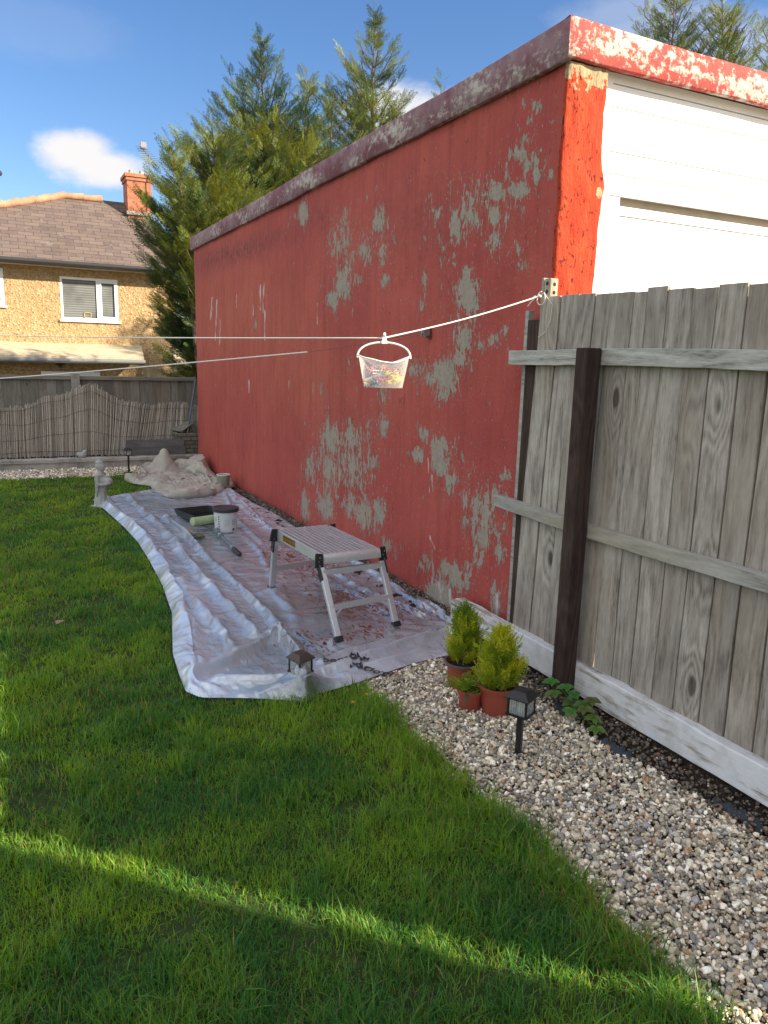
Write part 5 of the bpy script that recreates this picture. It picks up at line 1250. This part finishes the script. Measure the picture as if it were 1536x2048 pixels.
for i, nm in enumerate(order):
    p, used = protos[nm]
    if used:
        n_ = p.copy(); COL.objects.link(n_)
        for ch in p.children:
            cc = ch.copy(); COL.objects.link(cc); cc.parent = n_
        p = n_
    protos[nm][1] = True
    lx = xs_[i] * .8; ly = random.uniform(-.022, .022); lz = .014 + .0032 * i * (1 - .3 * abs(lx) / .06)
    cz_, sz_ = math.cos(rz), math.sin(rz)
    p.location = (ct.x + lx * cz_ - ly * sz_, ct.y + lx * sz_ + ly * cz_, zb_ + lz)
    p.rotation_euler = (random.uniform(0, 6), random.uniform(-.5, .5), random.uniform(0, 6))
# ================================================================== FOLIAGE TOOLS
def quat_mats(n, dirs, ups):
    """rows: x axis=dirs, z approx ups"""
    d = dirs / np.linalg.norm(dirs, axis=1, keepdims=True)
    s = np.cross(ups, d); s /= np.linalg.norm(s, axis=1, keepdims=True) + 1e-9
    u = np.cross(d, s); return np.stack([d, s, u], 2)
def spray_proto(seed, nb=15, wid=.019, sub=4, ang=36):
    r = np.random.default_rng(seed); quads = []
    def diamond(p, a, L, w_, lift):
        d = np.array([math.cos(a), math.sin(a), lift]); s = np.array([-math.sin(a), math.cos(a), r.uniform(-.4, .4)])
        q_ = [p, p + d * L * .45 + s * w_, p + d * L, p + d * L * .45 - s * w_]; quads.append(q_)
    bend = r.uniform(-.15, .15)
    for k in range(nb):
        t = .06 + .92 * k / (nb - 1); sd = 1 if k % 2 else -1
        p = np.array([t, bend * t * t, -.12 * t * t + r.normal(0, .01)])
        L = (.40 * (1 - t) ** .75 + .07) * r.uniform(.8, 1.2) * (min(1, t / .18) ** .5)
        a = sd * math.radians(ang + r.uniform(-9, 9)) + bend * t * 2
        diamond(p, a, L, wid * .75, r.uniform(-.15, .05))
        for j in range(sub):
            tt = (j + 1) / (sub + 1) * r.uniform(.85, 1.1); pj = p + np.array([math.cos(a), math.sin(a), -.05]) * L * tt
            aj = a + (1 if j % 2 else -1) * math.radians(r.uniform(25, 42)); diamond(pj, aj, L * .42 * (1.2 - tt * .5), wid * .7, r.uniform(-.25, .15))
    diamond(np.array([.95, bend * .9, -.11]), bend * 2, .13, wid * .6, 0)
    for t in np.linspace(0, .85, 5): diamond(np.array([t, bend * t * t, -.12 * t * t]), bend * 2 * t, .2, wid * .35, -.03)
    return np.array(quads)
PROTOS = [spray_proto(s) for s in range(7)]
PROTOS_UP = [spray_proto(s + 50, 13, .028, 2, 30) for s in range(5)]
def foliage(name, pos, dirs, lens, cols, m, parent, protos=PROTOS, ups=None, r=None, flutter=.5):
    r = r or rng; n = len(pos)
    if ups is None: ups = np.tile([0, 0, 1.], (n, 1)) + r.normal(0, flutter, (n, 3))
    Mt = quat_mats(n, dirs, ups); which = r.integers(0, len(protos), n)
    Vs = []; Cs = []
    for k, pr in enumerate(protos):
        idx = np.where(which == k)[0]
        if not len(idx): continue
        q_ = pr.reshape(-1, 3)
        v = np.einsum('nij,mj->nmi', Mt[idx], q_) * lens[idx, None, None] + pos[idx, None, :]
        c = cols[idx, None, :] * (1 + r.normal(0, .12, (len(idx), len(pr), 1))).repeat(4, 1)
        Vs.append(v.reshape(-1, 3)); Cs.append(c.reshape(-1, 3))
    V = np.concatenate(Vs); Cc = np.clip(np.concatenate(Cs), .003, 1)
    root = parent
    while root.parent: root = root.parent
    V = V - np.array(root.location); nq = len(V) // 4
    return np_mesh(name, V, np.arange(nq * 4), np.arange(nq) * 4, np.full(nq, 4), m, cattrs=dict(col=Cc), parent=parent)
mcf_ = mat('conifer_foliage', m_leaf(trans=.20)); mbk = mat('conifer_bark', base=(.13, .085, .06), rough=.95, var=.4)
def conifer(px, Y, top_py, prof, label, nb=150, lean=0.0, dens=1.0, base_z=-.5, seed=1, zmin=None, slen=(.26, .46)):
    """prof: list of (pixel y, crown half width in pixels)"""
    r = np.random.default_rng(seed)
    tp = ay(px, top_py, Y); bs_ = ay(px, 700, Y)
    base = Vector((bs_.x - lean, Y, base_z)); ztop = tp.z
    nb = int(nb * 1.3)
    t = thing('conifer_tree', label, 'tree', base, 0, 'conifers behind the garage')
    k = Y / F_PX * 1.04
    zz_ = [ay(px, p, Y).z for p, _ in prof][::-1]; rr_ = [w_ * k for _, w_ in prof][::-1]
    axis = lambda z: Vector((base.x + (tp.x - base.x) * ((z - base_z) / (ztop - base_z)) ** 1.3 + .05 * math.sin(z * 2 + seed), Y + .05 * math.cos(z * 1.7 + seed), z))
    b = MB(); zl = np.linspace(base_z, ztop - .1, 24); b.tube([axis(z) for z in zl], [max(.006, .11 * (1 - (z - base_z) / (ztop - base_z)) ** 1.1 + .006) for z in zl], 8)
    b.build('trunk', mbk, t, True, smooth=True)
    P = []; Dd = []; L = []; bt = MB()
    zmin = zmin if zmin is not None else zz_[0]
    for i in range(nb):
        f = (i + r.random()) / nb
        if f > .68 and r.random() < .50: continue
        z = zmin + (ztop - .12 - zmin) * f ** .92
        R0 = float(np.interp(z, zz_, rr_)) * r.uniform(.72, 1.16)
        az_ = i * 2.39996 + r.normal(0, .3); up = .35 + .55 * f + r.normal(0, .1)
        a0 = axis(z - min(.5, R0 * .45)); n = max(2, int(R0 / .13 * dens)); pts = [a0]
        for j in range(1, n + 1):
            s = j / n; d = Vector((math.cos(az_) * R0 * s, math.sin(az_) * R0 * s, R0 * up * (s ** 1.4) + 0)); p = a0 + d; pts.append(p)
            bd = (pts[-1] - pts[-2]).normalized()
            for sd in (-1, 1):
                side = Vector((-math.sin(az_), math.cos(az_), 0)) * sd
                dv_ = bd * r.uniform(.5, 1.0) + side * r.uniform(.3, 1.0) * (1 - .4 * s) + Vector((0, 0, r.uniform(-.1, .45)))
                P.append(tuple(p - bd * r.uniform(0, .12))); Dd.append(tuple(dv_)); L.append(r.uniform(*slen) * (1 - .35 * s) * (.62 + .38 * min(1, R0 / .6)))
        P.append(tuple(pts[-1])); Dd.append(tuple(bd + Vector((0, 0, .15)))); L.append(r.uniform(*slen) * (.55 + .25 * min(1, R0 / .6)))
        bt.tube(pts[::max(1, len(pts) // 3)] if len(pts) > 3 else pts, .009, 4)
    bt.build('limbs', mbk, t, True)
    P = np.array(P); Dd = np.array(Dd); L = np.array(L)
    # leader tip
    zt = np.linspace(ztop - .55, ztop - .02, 9)
    A = np.array([tuple(axis(z)) for z in zt]); aa = r.uniform(0, 6.28, 9)
    Dt = np.stack([np.cos(aa) * .8, np.sin(aa) * .3, np.full(9, .75)], 1); Dt[-1] = (-.5, 0, .9)
    P = np.vstack([P, A]); Dd = np.vstack([Dd, Dt]); L = np.concatenate([L, np.linspace(.26, .2, 9)])
    n = len(P); cl = fbm(P[:, 0] * 1.9 + seed, P[:, 2] * 1.9, 3)[:, None] + r.normal(0, .07, (n, 1)); cl = np.clip((cl - .3) / .4, 0, 1)
    cols = (1 - cl) * np.array([.040, .082, .036]) + cl * np.array([.195, .235, .05])
    foliage('crown', P, Dd, L, cols, mcf_, t, r=r)
    return t
conifer(436, 12.6, 262, [(266, 5), (300, 50), (360, 68), (450, 125), (540, 115), (620, 90), (690, 68), (760, 50)], 'low dense conifer overhanging the fence beside the far end of the garage', 380, .25, 1.3, seed=3)
conifer(345, 12.2, 282, [(285, 3), (310, 10), (350, 16), (420, 24), (480, 40), (540, 30), (600, 20)], 'small leaning conifer shoot at the left of the tree group', 70, -.6, 1.15, seed=33, zmin=2.3)
conifer(528, 13.2, 72, [(80, 4), (120, 9), (165, 20), (210, 66), (260, 88), (330, 118), (430, 125), (520, 100), (620, 80)], 'tall conifer with a thin leader above the far half of the garage roof', 260, .0, 1.2, seed=5)
conifer(612, 13.0, 146, [(150, 6), (190, 18), (235, 45), (285, 60), (340, 80), (430, 90)], 'slim conifer leader between the two tall conifers', 95, .0, 1.1, seed=8, zmin=2.4)
conifer(748, 13.6, 14, [(20, 5), (60, 9), (95, 15), (135, 48), (190, 62), (240, 80), (300, 95), (400, 110), (500, 100)], 'tallest conifer with a bent tip above the middle of the garage roof', 230, .0, 1.15, seed=11, zmin=2.0)
conifer(664, 13.3, 168, [(170, 5), (205, 22), (250, 45), (300, 60), (360, 75)], 'short bushy conifer just left of the tallest one', 80, .0, 1.1, seed=14, zmin=2.6)
conifer(884, 13.8, 158, [(160, 4), (185, 12), (215, 22), (260, 40), (330, 60)], 'lone conifer tip just showing above the side coping', 34, .0, 1.0, seed=17, zmin=3.4)
conifer(1345, 12.5, -50, [(-40, 12), (0, 40), (50, 62), (100, 80), (160, 105), (240, 120)], 'dark conifer above the front corner of the garage roof', 230, .0, 1.0, seed=21, zmin=3.4)
conifer(1448, 12.0, -30, [(-30, 8), (20, 22), (60, 42), (110, 75), (180, 110), (260, 120)], 'second conifer to the right above the sunlit front coping', 190, .0, 1.0, seed=24, zmin=3.4)
conifer(1545, 12.2, 42, [(45, 8), (90, 40), (130, 60), (180, 90), (260, 100)], 'right hand conifer cut by the edge of the view', 80, .0, 1.0, seed=27, zmin=3.4)

# ================================================================== POTTED CONIFERS
mterra = mat('plant_pot_red', base=(.30, .062, .038), rough=.5, var=.12, vs=5); mcomp = mat('compost', m_soil((.03, .022, .015), (.10, .08, .055), 90)); mlime = mat('lime_foliage', m_leaf(trans=.35))
def potted(x, y, rt, rb_, h, label, fol, seed, cat='potted plant', tilt=0, trim=False):
    r = np.random.default_rng(seed)
    t = thing('potted_conifer' if fol else 'potted_plant', label, cat, (x, y, 0), r.uniform(0, 6)); t.rotation_euler[0] = tilt
    b = MB(); b.lathe([(0, 0), (rb_, 0), (rb_ + .002, .004), (rt - .004, h - .016), (rt + .003, h - .016), (rt + .005, h), (rt, h + .001), (rt - .004, h - .012), (rt - .01, h - .03), (0, h - .03)], 36); b.build('pot', mterra, t, smooth=True)
    if trim: b = MB(); b.lathe([(rt + .0035, h - .006), (rt + .009, h - .004), (rt + .009, h + .003), (rt + .001, h + .004)], 36, close=True); b.build('rim', mat('rim_grey', base=(.08, .09, .09), rough=.5), t, smooth=True)
    b = MB(); nn = 24
    vs = [(0, 0, h - .018)]; fs = []
    for i in range(1, 6):
        for k in range(nn): a = 2 * math.pi * k / nn; vs.append(((rt - .006) * i / 5 * math.cos(a), (rt - .006) * i / 5 * math.sin(a), h - .022 + r.uniform(-.004, .006)))
    fs += [(0, 1 + k, 1 + (k + 1) % nn) for k in range(nn)]
    for i in range(4): fs += [(1 + i * nn + k, 1 + (i + 1) * nn + k, 1 + (i + 1) * nn + (k + 1) % nn, 1 + i * nn + (k + 1) % nn) for k in range(nn)]
    b.add(vs, fs); b.build('compost', mcomp, t, smooth=True)
    if fol:
        W_, H2, n = fol; P = []; Dd = []; L = []; st_ = MB()
        for i in range(n):
            f = r.random() ** .8; z = h + .0 + H2 * f * .93; a = r.uniform(0, 6.28)
            R1 = W_ * (math.sin(min(1, (f * 1.25 + .22)) * math.pi) ** .55 if f < .62 else max(.04, (1 - f) / .38) ** .85 * 1.0) * r.uniform(.45, 1.0)
            P.append((R1 * .55 * math.cos(a), R1 * .55 * math.sin(a), z - .03)); Dd.append((math.cos(a) * R1 * 5.0, math.sin(a) * R1 * 5.0, .55 + r.uniform(-.1, .5))); L.append(r.uniform(.06, .115))
        P = np.array(P); Dd = np.array(Dd); L = np.array(L); P[:, 2] = np.maximum(P[:, 2], h - .01)
        c_ = np.clip((fbm(P[:, 0] * 30 + seed, P[:, 2] * 30, 2)[:, None] - .3) / .4 + r.normal(0, .15, (n, 1)), 0, 1)
        cols = (1 - c_) * np.array([.14, .24, .025]) + c_ * np.array([.48, .52, .04])
        foliage_local(P, Dd, L, cols, t, r)
        st_.tube([(0, 0, h - .03), (.004, 0, h + H2 * .4), (0, 0, h + H2 * .85)], [.006, .004, .002], 6); st_.build('stem', mbk, t, smooth=True)
    return t
def foliage_local(P, Dd, L, cols, t, r, m=None, name='foliage', ups=None):
    loc = np.array(t.location); o = foliage(name, P + loc, Dd, L, cols, m or mlime, t, PROTOS_UP, ups, r, .9); return o
xa, ya = G(940, 1395); xb, yb = G(1008, 1440); xc, yc = G(950, 1432)
potted(xa + .02, ya + .10, .080, .060, .135, 'tall lime green conifer in a red pot, nearest the plastic sheet', (.090, .225, 400), 2, trim=True)
potted(xb + .01, yb + .07, .082, .062, .135, 'bushy round lime conifer in a red pot behind the near solar light', (.106, .215, 480), 4)
tp_ = potted(xc + .015, yc + .065, .058, .044, .10, 'small red pot with a drooping low plant in front of the two conifers', None, 6)
# third plant: lime sprig to the left plus dark drooping leaves
r = np.random.default_rng(91); n = 120
P = np.stack([r.normal(-.01, .03, n), r.normal(0, .03, n), .10 + r.uniform(0, .03, n)], 1); a = r.uniform(0, 6.28, n)
Dd = np.stack([np.cos(a), np.sin(a), r.uniform(.0, .6, n)], 1); cols = np.tile([.22, .30, .03], (n, 1)) * r.uniform(.6, 1.3, (n, 1))
foliage_local(P, Dd, r.uniform(.045, .085, n), cols, tp_, r)
def leaf_mesh(name, items, m, parent=None, seg=5):
    """items: (pos, dir, up, length, width, colour, droop)"""
    V = []; F = []; Cc = []; T_ = []
    for (p, d, u_, L, w_, c, dr) in items:
        p = Vector(p); d = Vector(d).normalized(); s = Vector(u_).cross(d)
        if s.length < 1e-4: s = Vector((1, 0, 0))
        s.normalize(); up = d.cross(s); b0 = len(V)
        for i in range(seg + 1):
            t = i / seg; ww = w_ * math.sin(math.pi * min(.97, t ** .8 * .93 + .05)) * .5; q_ = p + d * L * t - up * 0 - Vector((0, 0, dr * L * t * t))
            V += [tuple(q_ - s * ww + up * ww * .25), tuple(q_), tuple(q_ + s * ww + up * ww * .25)]; Cc += [c, tuple(x * .9 for x in c), c]
        for i in range(seg):
            for k in range(2): F.append((b0 + i * 3 + k, b0 + i * 3 + k + 1, b0 + i * 3 + 4 + k, b0 + i * 3 + 3 + k))
    F = np.array(F); root = parent
    V = np.array(V)
    return np_mesh(name, V, F.ravel(), np.arange(len(F)) * 4, np.full(len(F), 4), m, cattrs=dict(col=np.array(Cc)), parent=parent, smooth=True)
mlf = mat('green_leaf', m_leaf(trans=.25, rough=.45))
it = []
for i in range(26):
    a = 2.6 + r.normal(0, .8); rr_ = r.uniform(.0, .05); p = (rr_ * math.cos(a), rr_ * math.sin(a), .10)
    it.append((p, (math.cos(a), math.sin(a), .3), (0, 0, 1), r.uniform(.04, .075), .014, (.045 * r.uniform(.7, 1.4), .085 * r.uniform(.8, 1.3), .045), 1.1))
leaf_mesh('drooping_leaves', it, mlf, tp_)

# ================================================================== BRAMBLE AT THE POST
x_, y_ = G(1172, 1440)
bm_ = thing('bramble', 'young bramble with broad green leaves at the foot of the dark post', 'plant', (2.14, 2.38, 0))
r = np.random.default_rng(12); it = []; stm = MB()
tips = [(-.045, .10, .13), (-.01, .045, .12), (-.02, -.02, .115), (-.03, -.08, .10), (-.06, -.05, .06), (-.03, -.15, .07), (-.055, -.20, .05), (.0, -.10, .12), (-.02, .0, .07), (-.07, .05, .10), (-.05, -.12, .10)]
for (dx, dy, dz) in tips:
    stm.tube([(.02, -.02, 0), (dx * .4, dy * .5, dz * .7), (dx, dy, dz)], [.0022, .0018, .0012], 5); a = math.atan2(dy, dx - .08)
    c = (.07 * r.uniform(.7, 1.5), .16 * r.uniform(.7, 1.35), .035)
    for k, off in enumerate((-1.1, 0, 1.1)):
        an_ = a + off + r.normal(0, .2); it.append(((dx, dy, dz), (math.cos(an_), math.sin(an_), .15), (-.5, -.5, 1), .044 * (1.15 if k == 1 else .95), .029, c, .35))
    it.append(((dx, dy, dz), (math.cos(a + 3.0), math.sin(a + 3), .3), (-.5, -.5, 1), .032, .021, c, .3))
leaf_mesh('leaves', it, mlf, bm_); stm.build('stems', mat('green_stem', base=(.12, .14, .05)), bm_, smooth=True)
# weed membrane scraps
mwm = mat('membrane', base=(.018, .024, .035), rough=.55, var=.3, bump=.5, bs=200)
for k, (pxl, lab) in enumerate((([(1105, 1395), (1112, 1418), (1128, 1440)], 'strip of dark weed membrane poking up left of the dark post'), ([(1205, 1492), (1235, 1508), (1262, 1524)], 'scrap of blue black weed membrane showing between gravel and soil'), ([(1425, 1612), (1480, 1640), (1530, 1672)], 'edge of weed membrane at the gravel edge far right'))):
    pts = [gz(*p, .0) for p in pxl]; vs = []; m = 18
    for i in range(m + 1):
        t = i / m * 2; j = min(1, int(t)); p = pts[j].lerp(pts[j + 1], t - j); wv = .006 * math.sin(i * 1.3 + k)
        for q_, (ox, oz) in enumerate(((-.018, .004), (-.004, .020 + wv), (.012, .024 + wv), (.024, .008))): vs.append((p.x + ox + wv * .5, p.y, oz + .006))
    b = MB(); b.add(vs, [(i * 4 + q_, i * 4 + q_ + 1, i * 4 + 5 + q_, i * 4 + 4 + q_) for i in range(m) for q_ in range(3)]); o = b.build('weed_membrane', mwm, smooth=True); tag(o, lab, 'membrane')
# fallen leaf and dandelions
x_, y_ = G(121, 1243, .04)
lf = leaf_mesh('fallen_leaf', [((x_ - .02, y_ - .02, .036), (.5, .7, .15), (0, 0, 1), .07, .045, (.42, .28, .16), .2)], mlf); tag(lf, 'dry brown leaf lying on the lawn left of the plastic sheet', 'leaf')
for (px, py, lab) in ((706, 1406, 'lower yellow dandelion flower at the lawn corner below the sheet'), (733, 1390, 'upper yellow dandelion flower at the gravel edge')):
    x_, y_ = G(px, py, .045); t = thing('dandelion', lab, 'flower', (x_, y_, 0)); r = np.random.default_rng(px)
    it = [((0, 0, .045), (math.cos(a), math.sin(a), r.uniform(.1, 1.2)), (0, 0, 1), .011, .004, (.75, .50, .02), .1) for a in np.linspace(0, 6.28 * 4, 60)]
    leaf_mesh('petals', it, mlf, t, 2); b = MB(); b.tube([(0, 0, 0), (.002, 0, .045)], .0015, 5); b.build('stem', mat('green_stem', None), t)

# ================================================================== GRASS
def inside_sheet(x, y): 
    lx = np.interp(y, Lf[:, 1], Lf[:, 0]); fr = np.interp(x, Fr[:, 0], Fr[:, 1]); rx = np.interp(y, Rt[:, 1], Rt[:, 0])
    return (x > lx - .008) & (y > fr - .004) & (y < 8.35) & (x < rx + .1)
def grass_mesh(name, x, y, hs, ws, seed, label, bend=1.0, group=None):
    r = np.random.default_rng(seed); n = len(x); seg = 3
    az_ = r.uniform(0, 2 * np.pi, n) + 1.6 * fbm(x * 3, y * 3, 2); ln = np.abs(r.normal(.60, .42, n)) * bend
    dx, dy = np.cos(az_), np.sin(az_); wa = az_ + np.pi / 2 + r.normal(0, .5, n); wx, wy_ = np.cos(wa), np.sin(wa)
    V = np.zeros((n, 2 * seg + 1, 3), np.float32)
    for i in range(seg + 1):
        t = i / seg; off = hs * ln * t ** 1.8; zz_ = hs * t * (1 - .30 * np.minimum(ln, 1.4) * t)
        cx = x + dx * off; cy = y + dy * off; wid = ws * (1 - t ** 1.6) * .5
        if i < seg:
            V[:, 2 * i, 0] = cx - wx * wid; V[:, 2 * i, 1] = cy - wy_ * wid; V[:, 2 * i, 2] = zz_
            V[:, 2 * i + 1, 0] = cx + wx * wid; V[:, 2 * i + 1, 1] = cy + wy_ * wid; V[:, 2 * i + 1, 2] = zz_
        else: V[:, 2 * i, 0] = cx; V[:, 2 * i, 1] = cy; V[:, 2 * i, 2] = zz_
    base = np.arange(n)[:, None] * 7
    q1 = base + np.array([[0, 1, 3, 2]]); q2 = base + np.array([[2, 3, 5, 4]]); tr = base + np.array([[4, 5, 6]])
    L = np.concatenate([q1, q2, tr], 1).ravel(); st_ = (np.arange(n)[:, None] * 11 + np.array([[0, 4, 8]])).ravel(); tt = np.tile([4, 4, 3], n)
    p1 = np.clip((fbm(x * 2.1, y * 2.1, 4) - .36) / .28, 0, 1); p2 = np.clip((fbm(x * 8 + 9, y * 8, 3) - .34) / .32, 0, 1)
    mixv = np.clip(.52 * p1 + .36 * p2 + r.normal(.0, .20, n), 0, 1)[:, None]
    c = (1 - mixv) * np.array([.055, .190, .050]) + mixv * np.array([.245, .400, .040])
    dead = (r.random(n) < .05 + .10 * np.clip((fbm(x * 3 + 50, y * 3, 3) - .5) * 4, 0, 1))[:, None]
    c = np.where(dead, np.array([.30, .25, .11]) * r.uniform(.6, 1.2, (n, 1)), c) * r.uniform(.75, 1.25, (n, 1))
    o = np_mesh(name, V.reshape(-1, 3), L, st_, tt, mat('grass_blade', m_leaf(trans=.52, rough=.42)), cattrs=dict(col=np.repeat(np.clip(c, .003, 1), 7, 0)), smooth=True)
    tag(o, label, 'grass', kind='stuff'); return o
NC = 2600000
x = rng.uniform(-2.6, 1.52, NC); y = .55 + (10.2 - .55) * rng.random(NC) ** 1.5
# importance: weight by wanted density / sampling density
pdf = 1 / (1.5 * ((y - .55) / 9.65) ** (1 / 3.0) + 1e-3)
pxx, pyy, dep = proj_np(np.stack([x, y, np.full(NC, .02)], 1))
dist = np.hypot(np.hypot(x, y), 1.5)
want = np.clip(2.3 / dist, .16, 1.0) ** 1.6
vis = (pxx > -60) & (pxx < 1620) & (pyy < 2140) & (dep > .2)
side = np.where(pxx <= -60, np.clip(1 + (pxx + 60) / 900, .10, .6), .35)
want = want * np.where(vis, 1, side)
edge_r = 1.425 + .05 * (fbm(y * 4, y * 0 + 1, 3) - .5) * 2
ok = (x < edge_r + np.where(rng.random(NC) < .08, .05, 0)) & ~inside_sheet(x, y) & (y < 9.85 + .14 * (fbm(x * 4, x * 0 + 3, 3) - .5) * 2)
want = want * (1 - .75 * np.clip((fbm(x * 5 + 70, y * 5, 3) - .60) * 9, 0, 1))
acc = rng.random(NC) < want / pdf * 1.0 * .50
ok &= acc; x, y, dist = x[ok], y[ok], dist[ok]
print('grass blades', len(x))
tuft = np.clip((fbm(x * 7, y * 7, 3) - .45) * 5, 0, 1)
edge = np.exp(-((x - 1.42) / .16) ** 2) * (y < 3.4)
hs = (.022 + .026 * tuft + .034 * edge) * rng.uniform(.55, 1.45, len(x)); hs *= np.where(rng.random(len(x)) < .03, 1.8, 1)
hs *= np.where(y > 6, .8, 1)
ws = (.0024 + .0016 * rng.random(len(x))) * (1 + edge * .35) * np.clip(dist / 2.6, 1, 3.6) ** .95
grass_mesh('grass', x, y, hs, ws, 5, 'short green lawn grass')

# ================================================================== GRAVEL
def stone_protos(k):
    out = []; bm = bmesh.new(); bmesh.ops.create_icosphere(bm, subdivisions=2, radius=1); bm.verts.ensure_lookup_table()
    V0 = np.array([tuple(v.co) for v in bm.verts]); Fc = np.array([[v.index for v in f.verts] for f in bm.faces]); bm.free()
    r = np.random.default_rng(3)
    for i in range(k):
        v = V0 * np.array([r.uniform(.9, 1.35), r.uniform(.65, 1.0), r.uniform(.38, .75)])
        for c in range(r.integers(3, 8)):
            nrm = r.normal(size=3); nrm /= np.linalg.norm(nrm); d = r.uniform(.42, .75); s = v @ nrm; v = v - np.clip(s - d, 0, None)[:, None] * nrm * .96
        v = v + r.normal(0, .03, v.shape); out.append(v)
    return out, Fc
SP, SF = stone_protos(26)
PAL = np.array([[.50, .45, .36], [.70, .65, .56], [.34, .305, .25], [.42, .34, .26], [.40, .24, .14], [.18, .165, .16], [.80, .78, .74], [.27, .27, .29], [.46, .41, .33], [.60, .53, .42]])
PW = np.array([.14, .14, .13, .09, .04, .13, .14, .09, .06, .04])
def gravel(name, x, y, z, s, seed, label):
    r = np.random.default_rng(seed); n = len(x); Vs = []; Fs = []; Cs = []; off = 0
    which = r.integers(0, len(SP), n); col = PAL[r.choice(len(PAL), n, p=PW)] * r.uniform(.65, 1.3, (n, 1)) * np.array([1.30, 1.23, 1.10])
    for k in range(len(SP)):
        idx = np.where(which == k)[0]; m = len(idx)
        if not m: continue
        a = r.uniform(0, 6.28, m); bt = r.normal(0, .55, m); g = r.normal(0, .55, m)
        ca, sa, cb, sb, cg, sg = np.cos(a), np.sin(a), np.cos(bt), np.sin(bt), np.cos(g), np.sin(g)
        Rm = np.stack([np.stack([ca * cb, ca * sb * sg - sa * cg, ca * sb * cg + sa * sg], 1), np.stack([sa * cb, sa * sb * sg + ca * cg, sa * sb * cg - ca * sg], 1), np.stack([-sb, cb * sg, cb * cg], 1)], 1)
        v = np.einsum('nij,mj->nmi', Rm, SP[k]) * s[idx, None, None] + np.stack([x[idx], y[idx], z[idx]], 1)[:, None]
        nv = len(SP[k]); Vs.append(v.reshape(-1, 3)); Cs.append(np.repeat(col[idx], nv, 0)); Fs.append((SF[None] + (np.arange(m) * nv)[:, None, None] + off).reshape(-1, 3)); off += m * nv
    V = np.concatenate(Vs); F = np.concatenate(Fs)
    o = np_mesh(name, V, F.ravel(), np.arange(len(F)) * 3, np.full(len(F), 3), mat('flint', m_stone), cattrs=dict(col=np.concatenate(Cs))); tag(o, label, 'gravel', kind='stuff'); return o
N = 36000
y = .62 + (3.60 - .62) * rng.random(N) ** 1.15; x = rng.uniform(1.36, 2.17, N)
er_ = 2.125 + .035 * (fbm(y * 5, y * 0 + 4, 3) - .5) * 2 + .10 * np.exp(-((y - 2.9) / .5) ** 2) - .045 * np.exp(-((y - 2.2) / .25) ** 2); el_ = 1.405 + .03 * (fbm(y * 6, y * 0 + 14, 3) - .5) * 2
keep = (x < er_ + np.where(rng.random(N) < .03, .05, 0)) & (x > el_ - np.where(rng.random(N) < .04, .04, 0)) & ((y < 3.3) | (x > 2.0)) & ~inside_sheet(x, y)
x, y = x[keep], y[keep]
s = np.exp(rng.normal(math.log(.0069), .36, len(x))).clip(.003, .016); z = rng.uniform(-.004, .016, len(x)) + .012 * (fbm(x * 5, y * 5, 3) - .5)
gravel('gravel', x, y, z, s, 2, 'mixed flint gravel beside the fence')
N = 9000; x = rng.uniform(-1.6, 2.3, N); y = rng.uniform(9.75, 10.48, N); s = rng.uniform(.008, .018, N)
gravel('gravel', x, y, rng.uniform(-.004, .012, N), s, 9, 'pale gravel strip in front of the kerb')
# crumbs of soil and litter along the wall foot
N = 5000; y = rng.uniform(1.0, 8.0, N); x = np.where(y < 3.5, rng.uniform(2.10, 2.25, N), rng.uniform(2.27, 2.355, N)); s = rng.uniform(.003, .011, N)
PAL = np.array([[.05, .04, .03], [.09, .07, .05], [.14, .10, .07], [.03, .025, .02], [.20, .10, .05], [.35, .32, .28]]); PW = np.array([.3, .25, .15, .2, .05, .05])
gravel('soil_crumbs', x, y, .012 + .02 * rng.random(N), s, 19, 'dark soil crumbs and grit along the foot of the fence and wall')
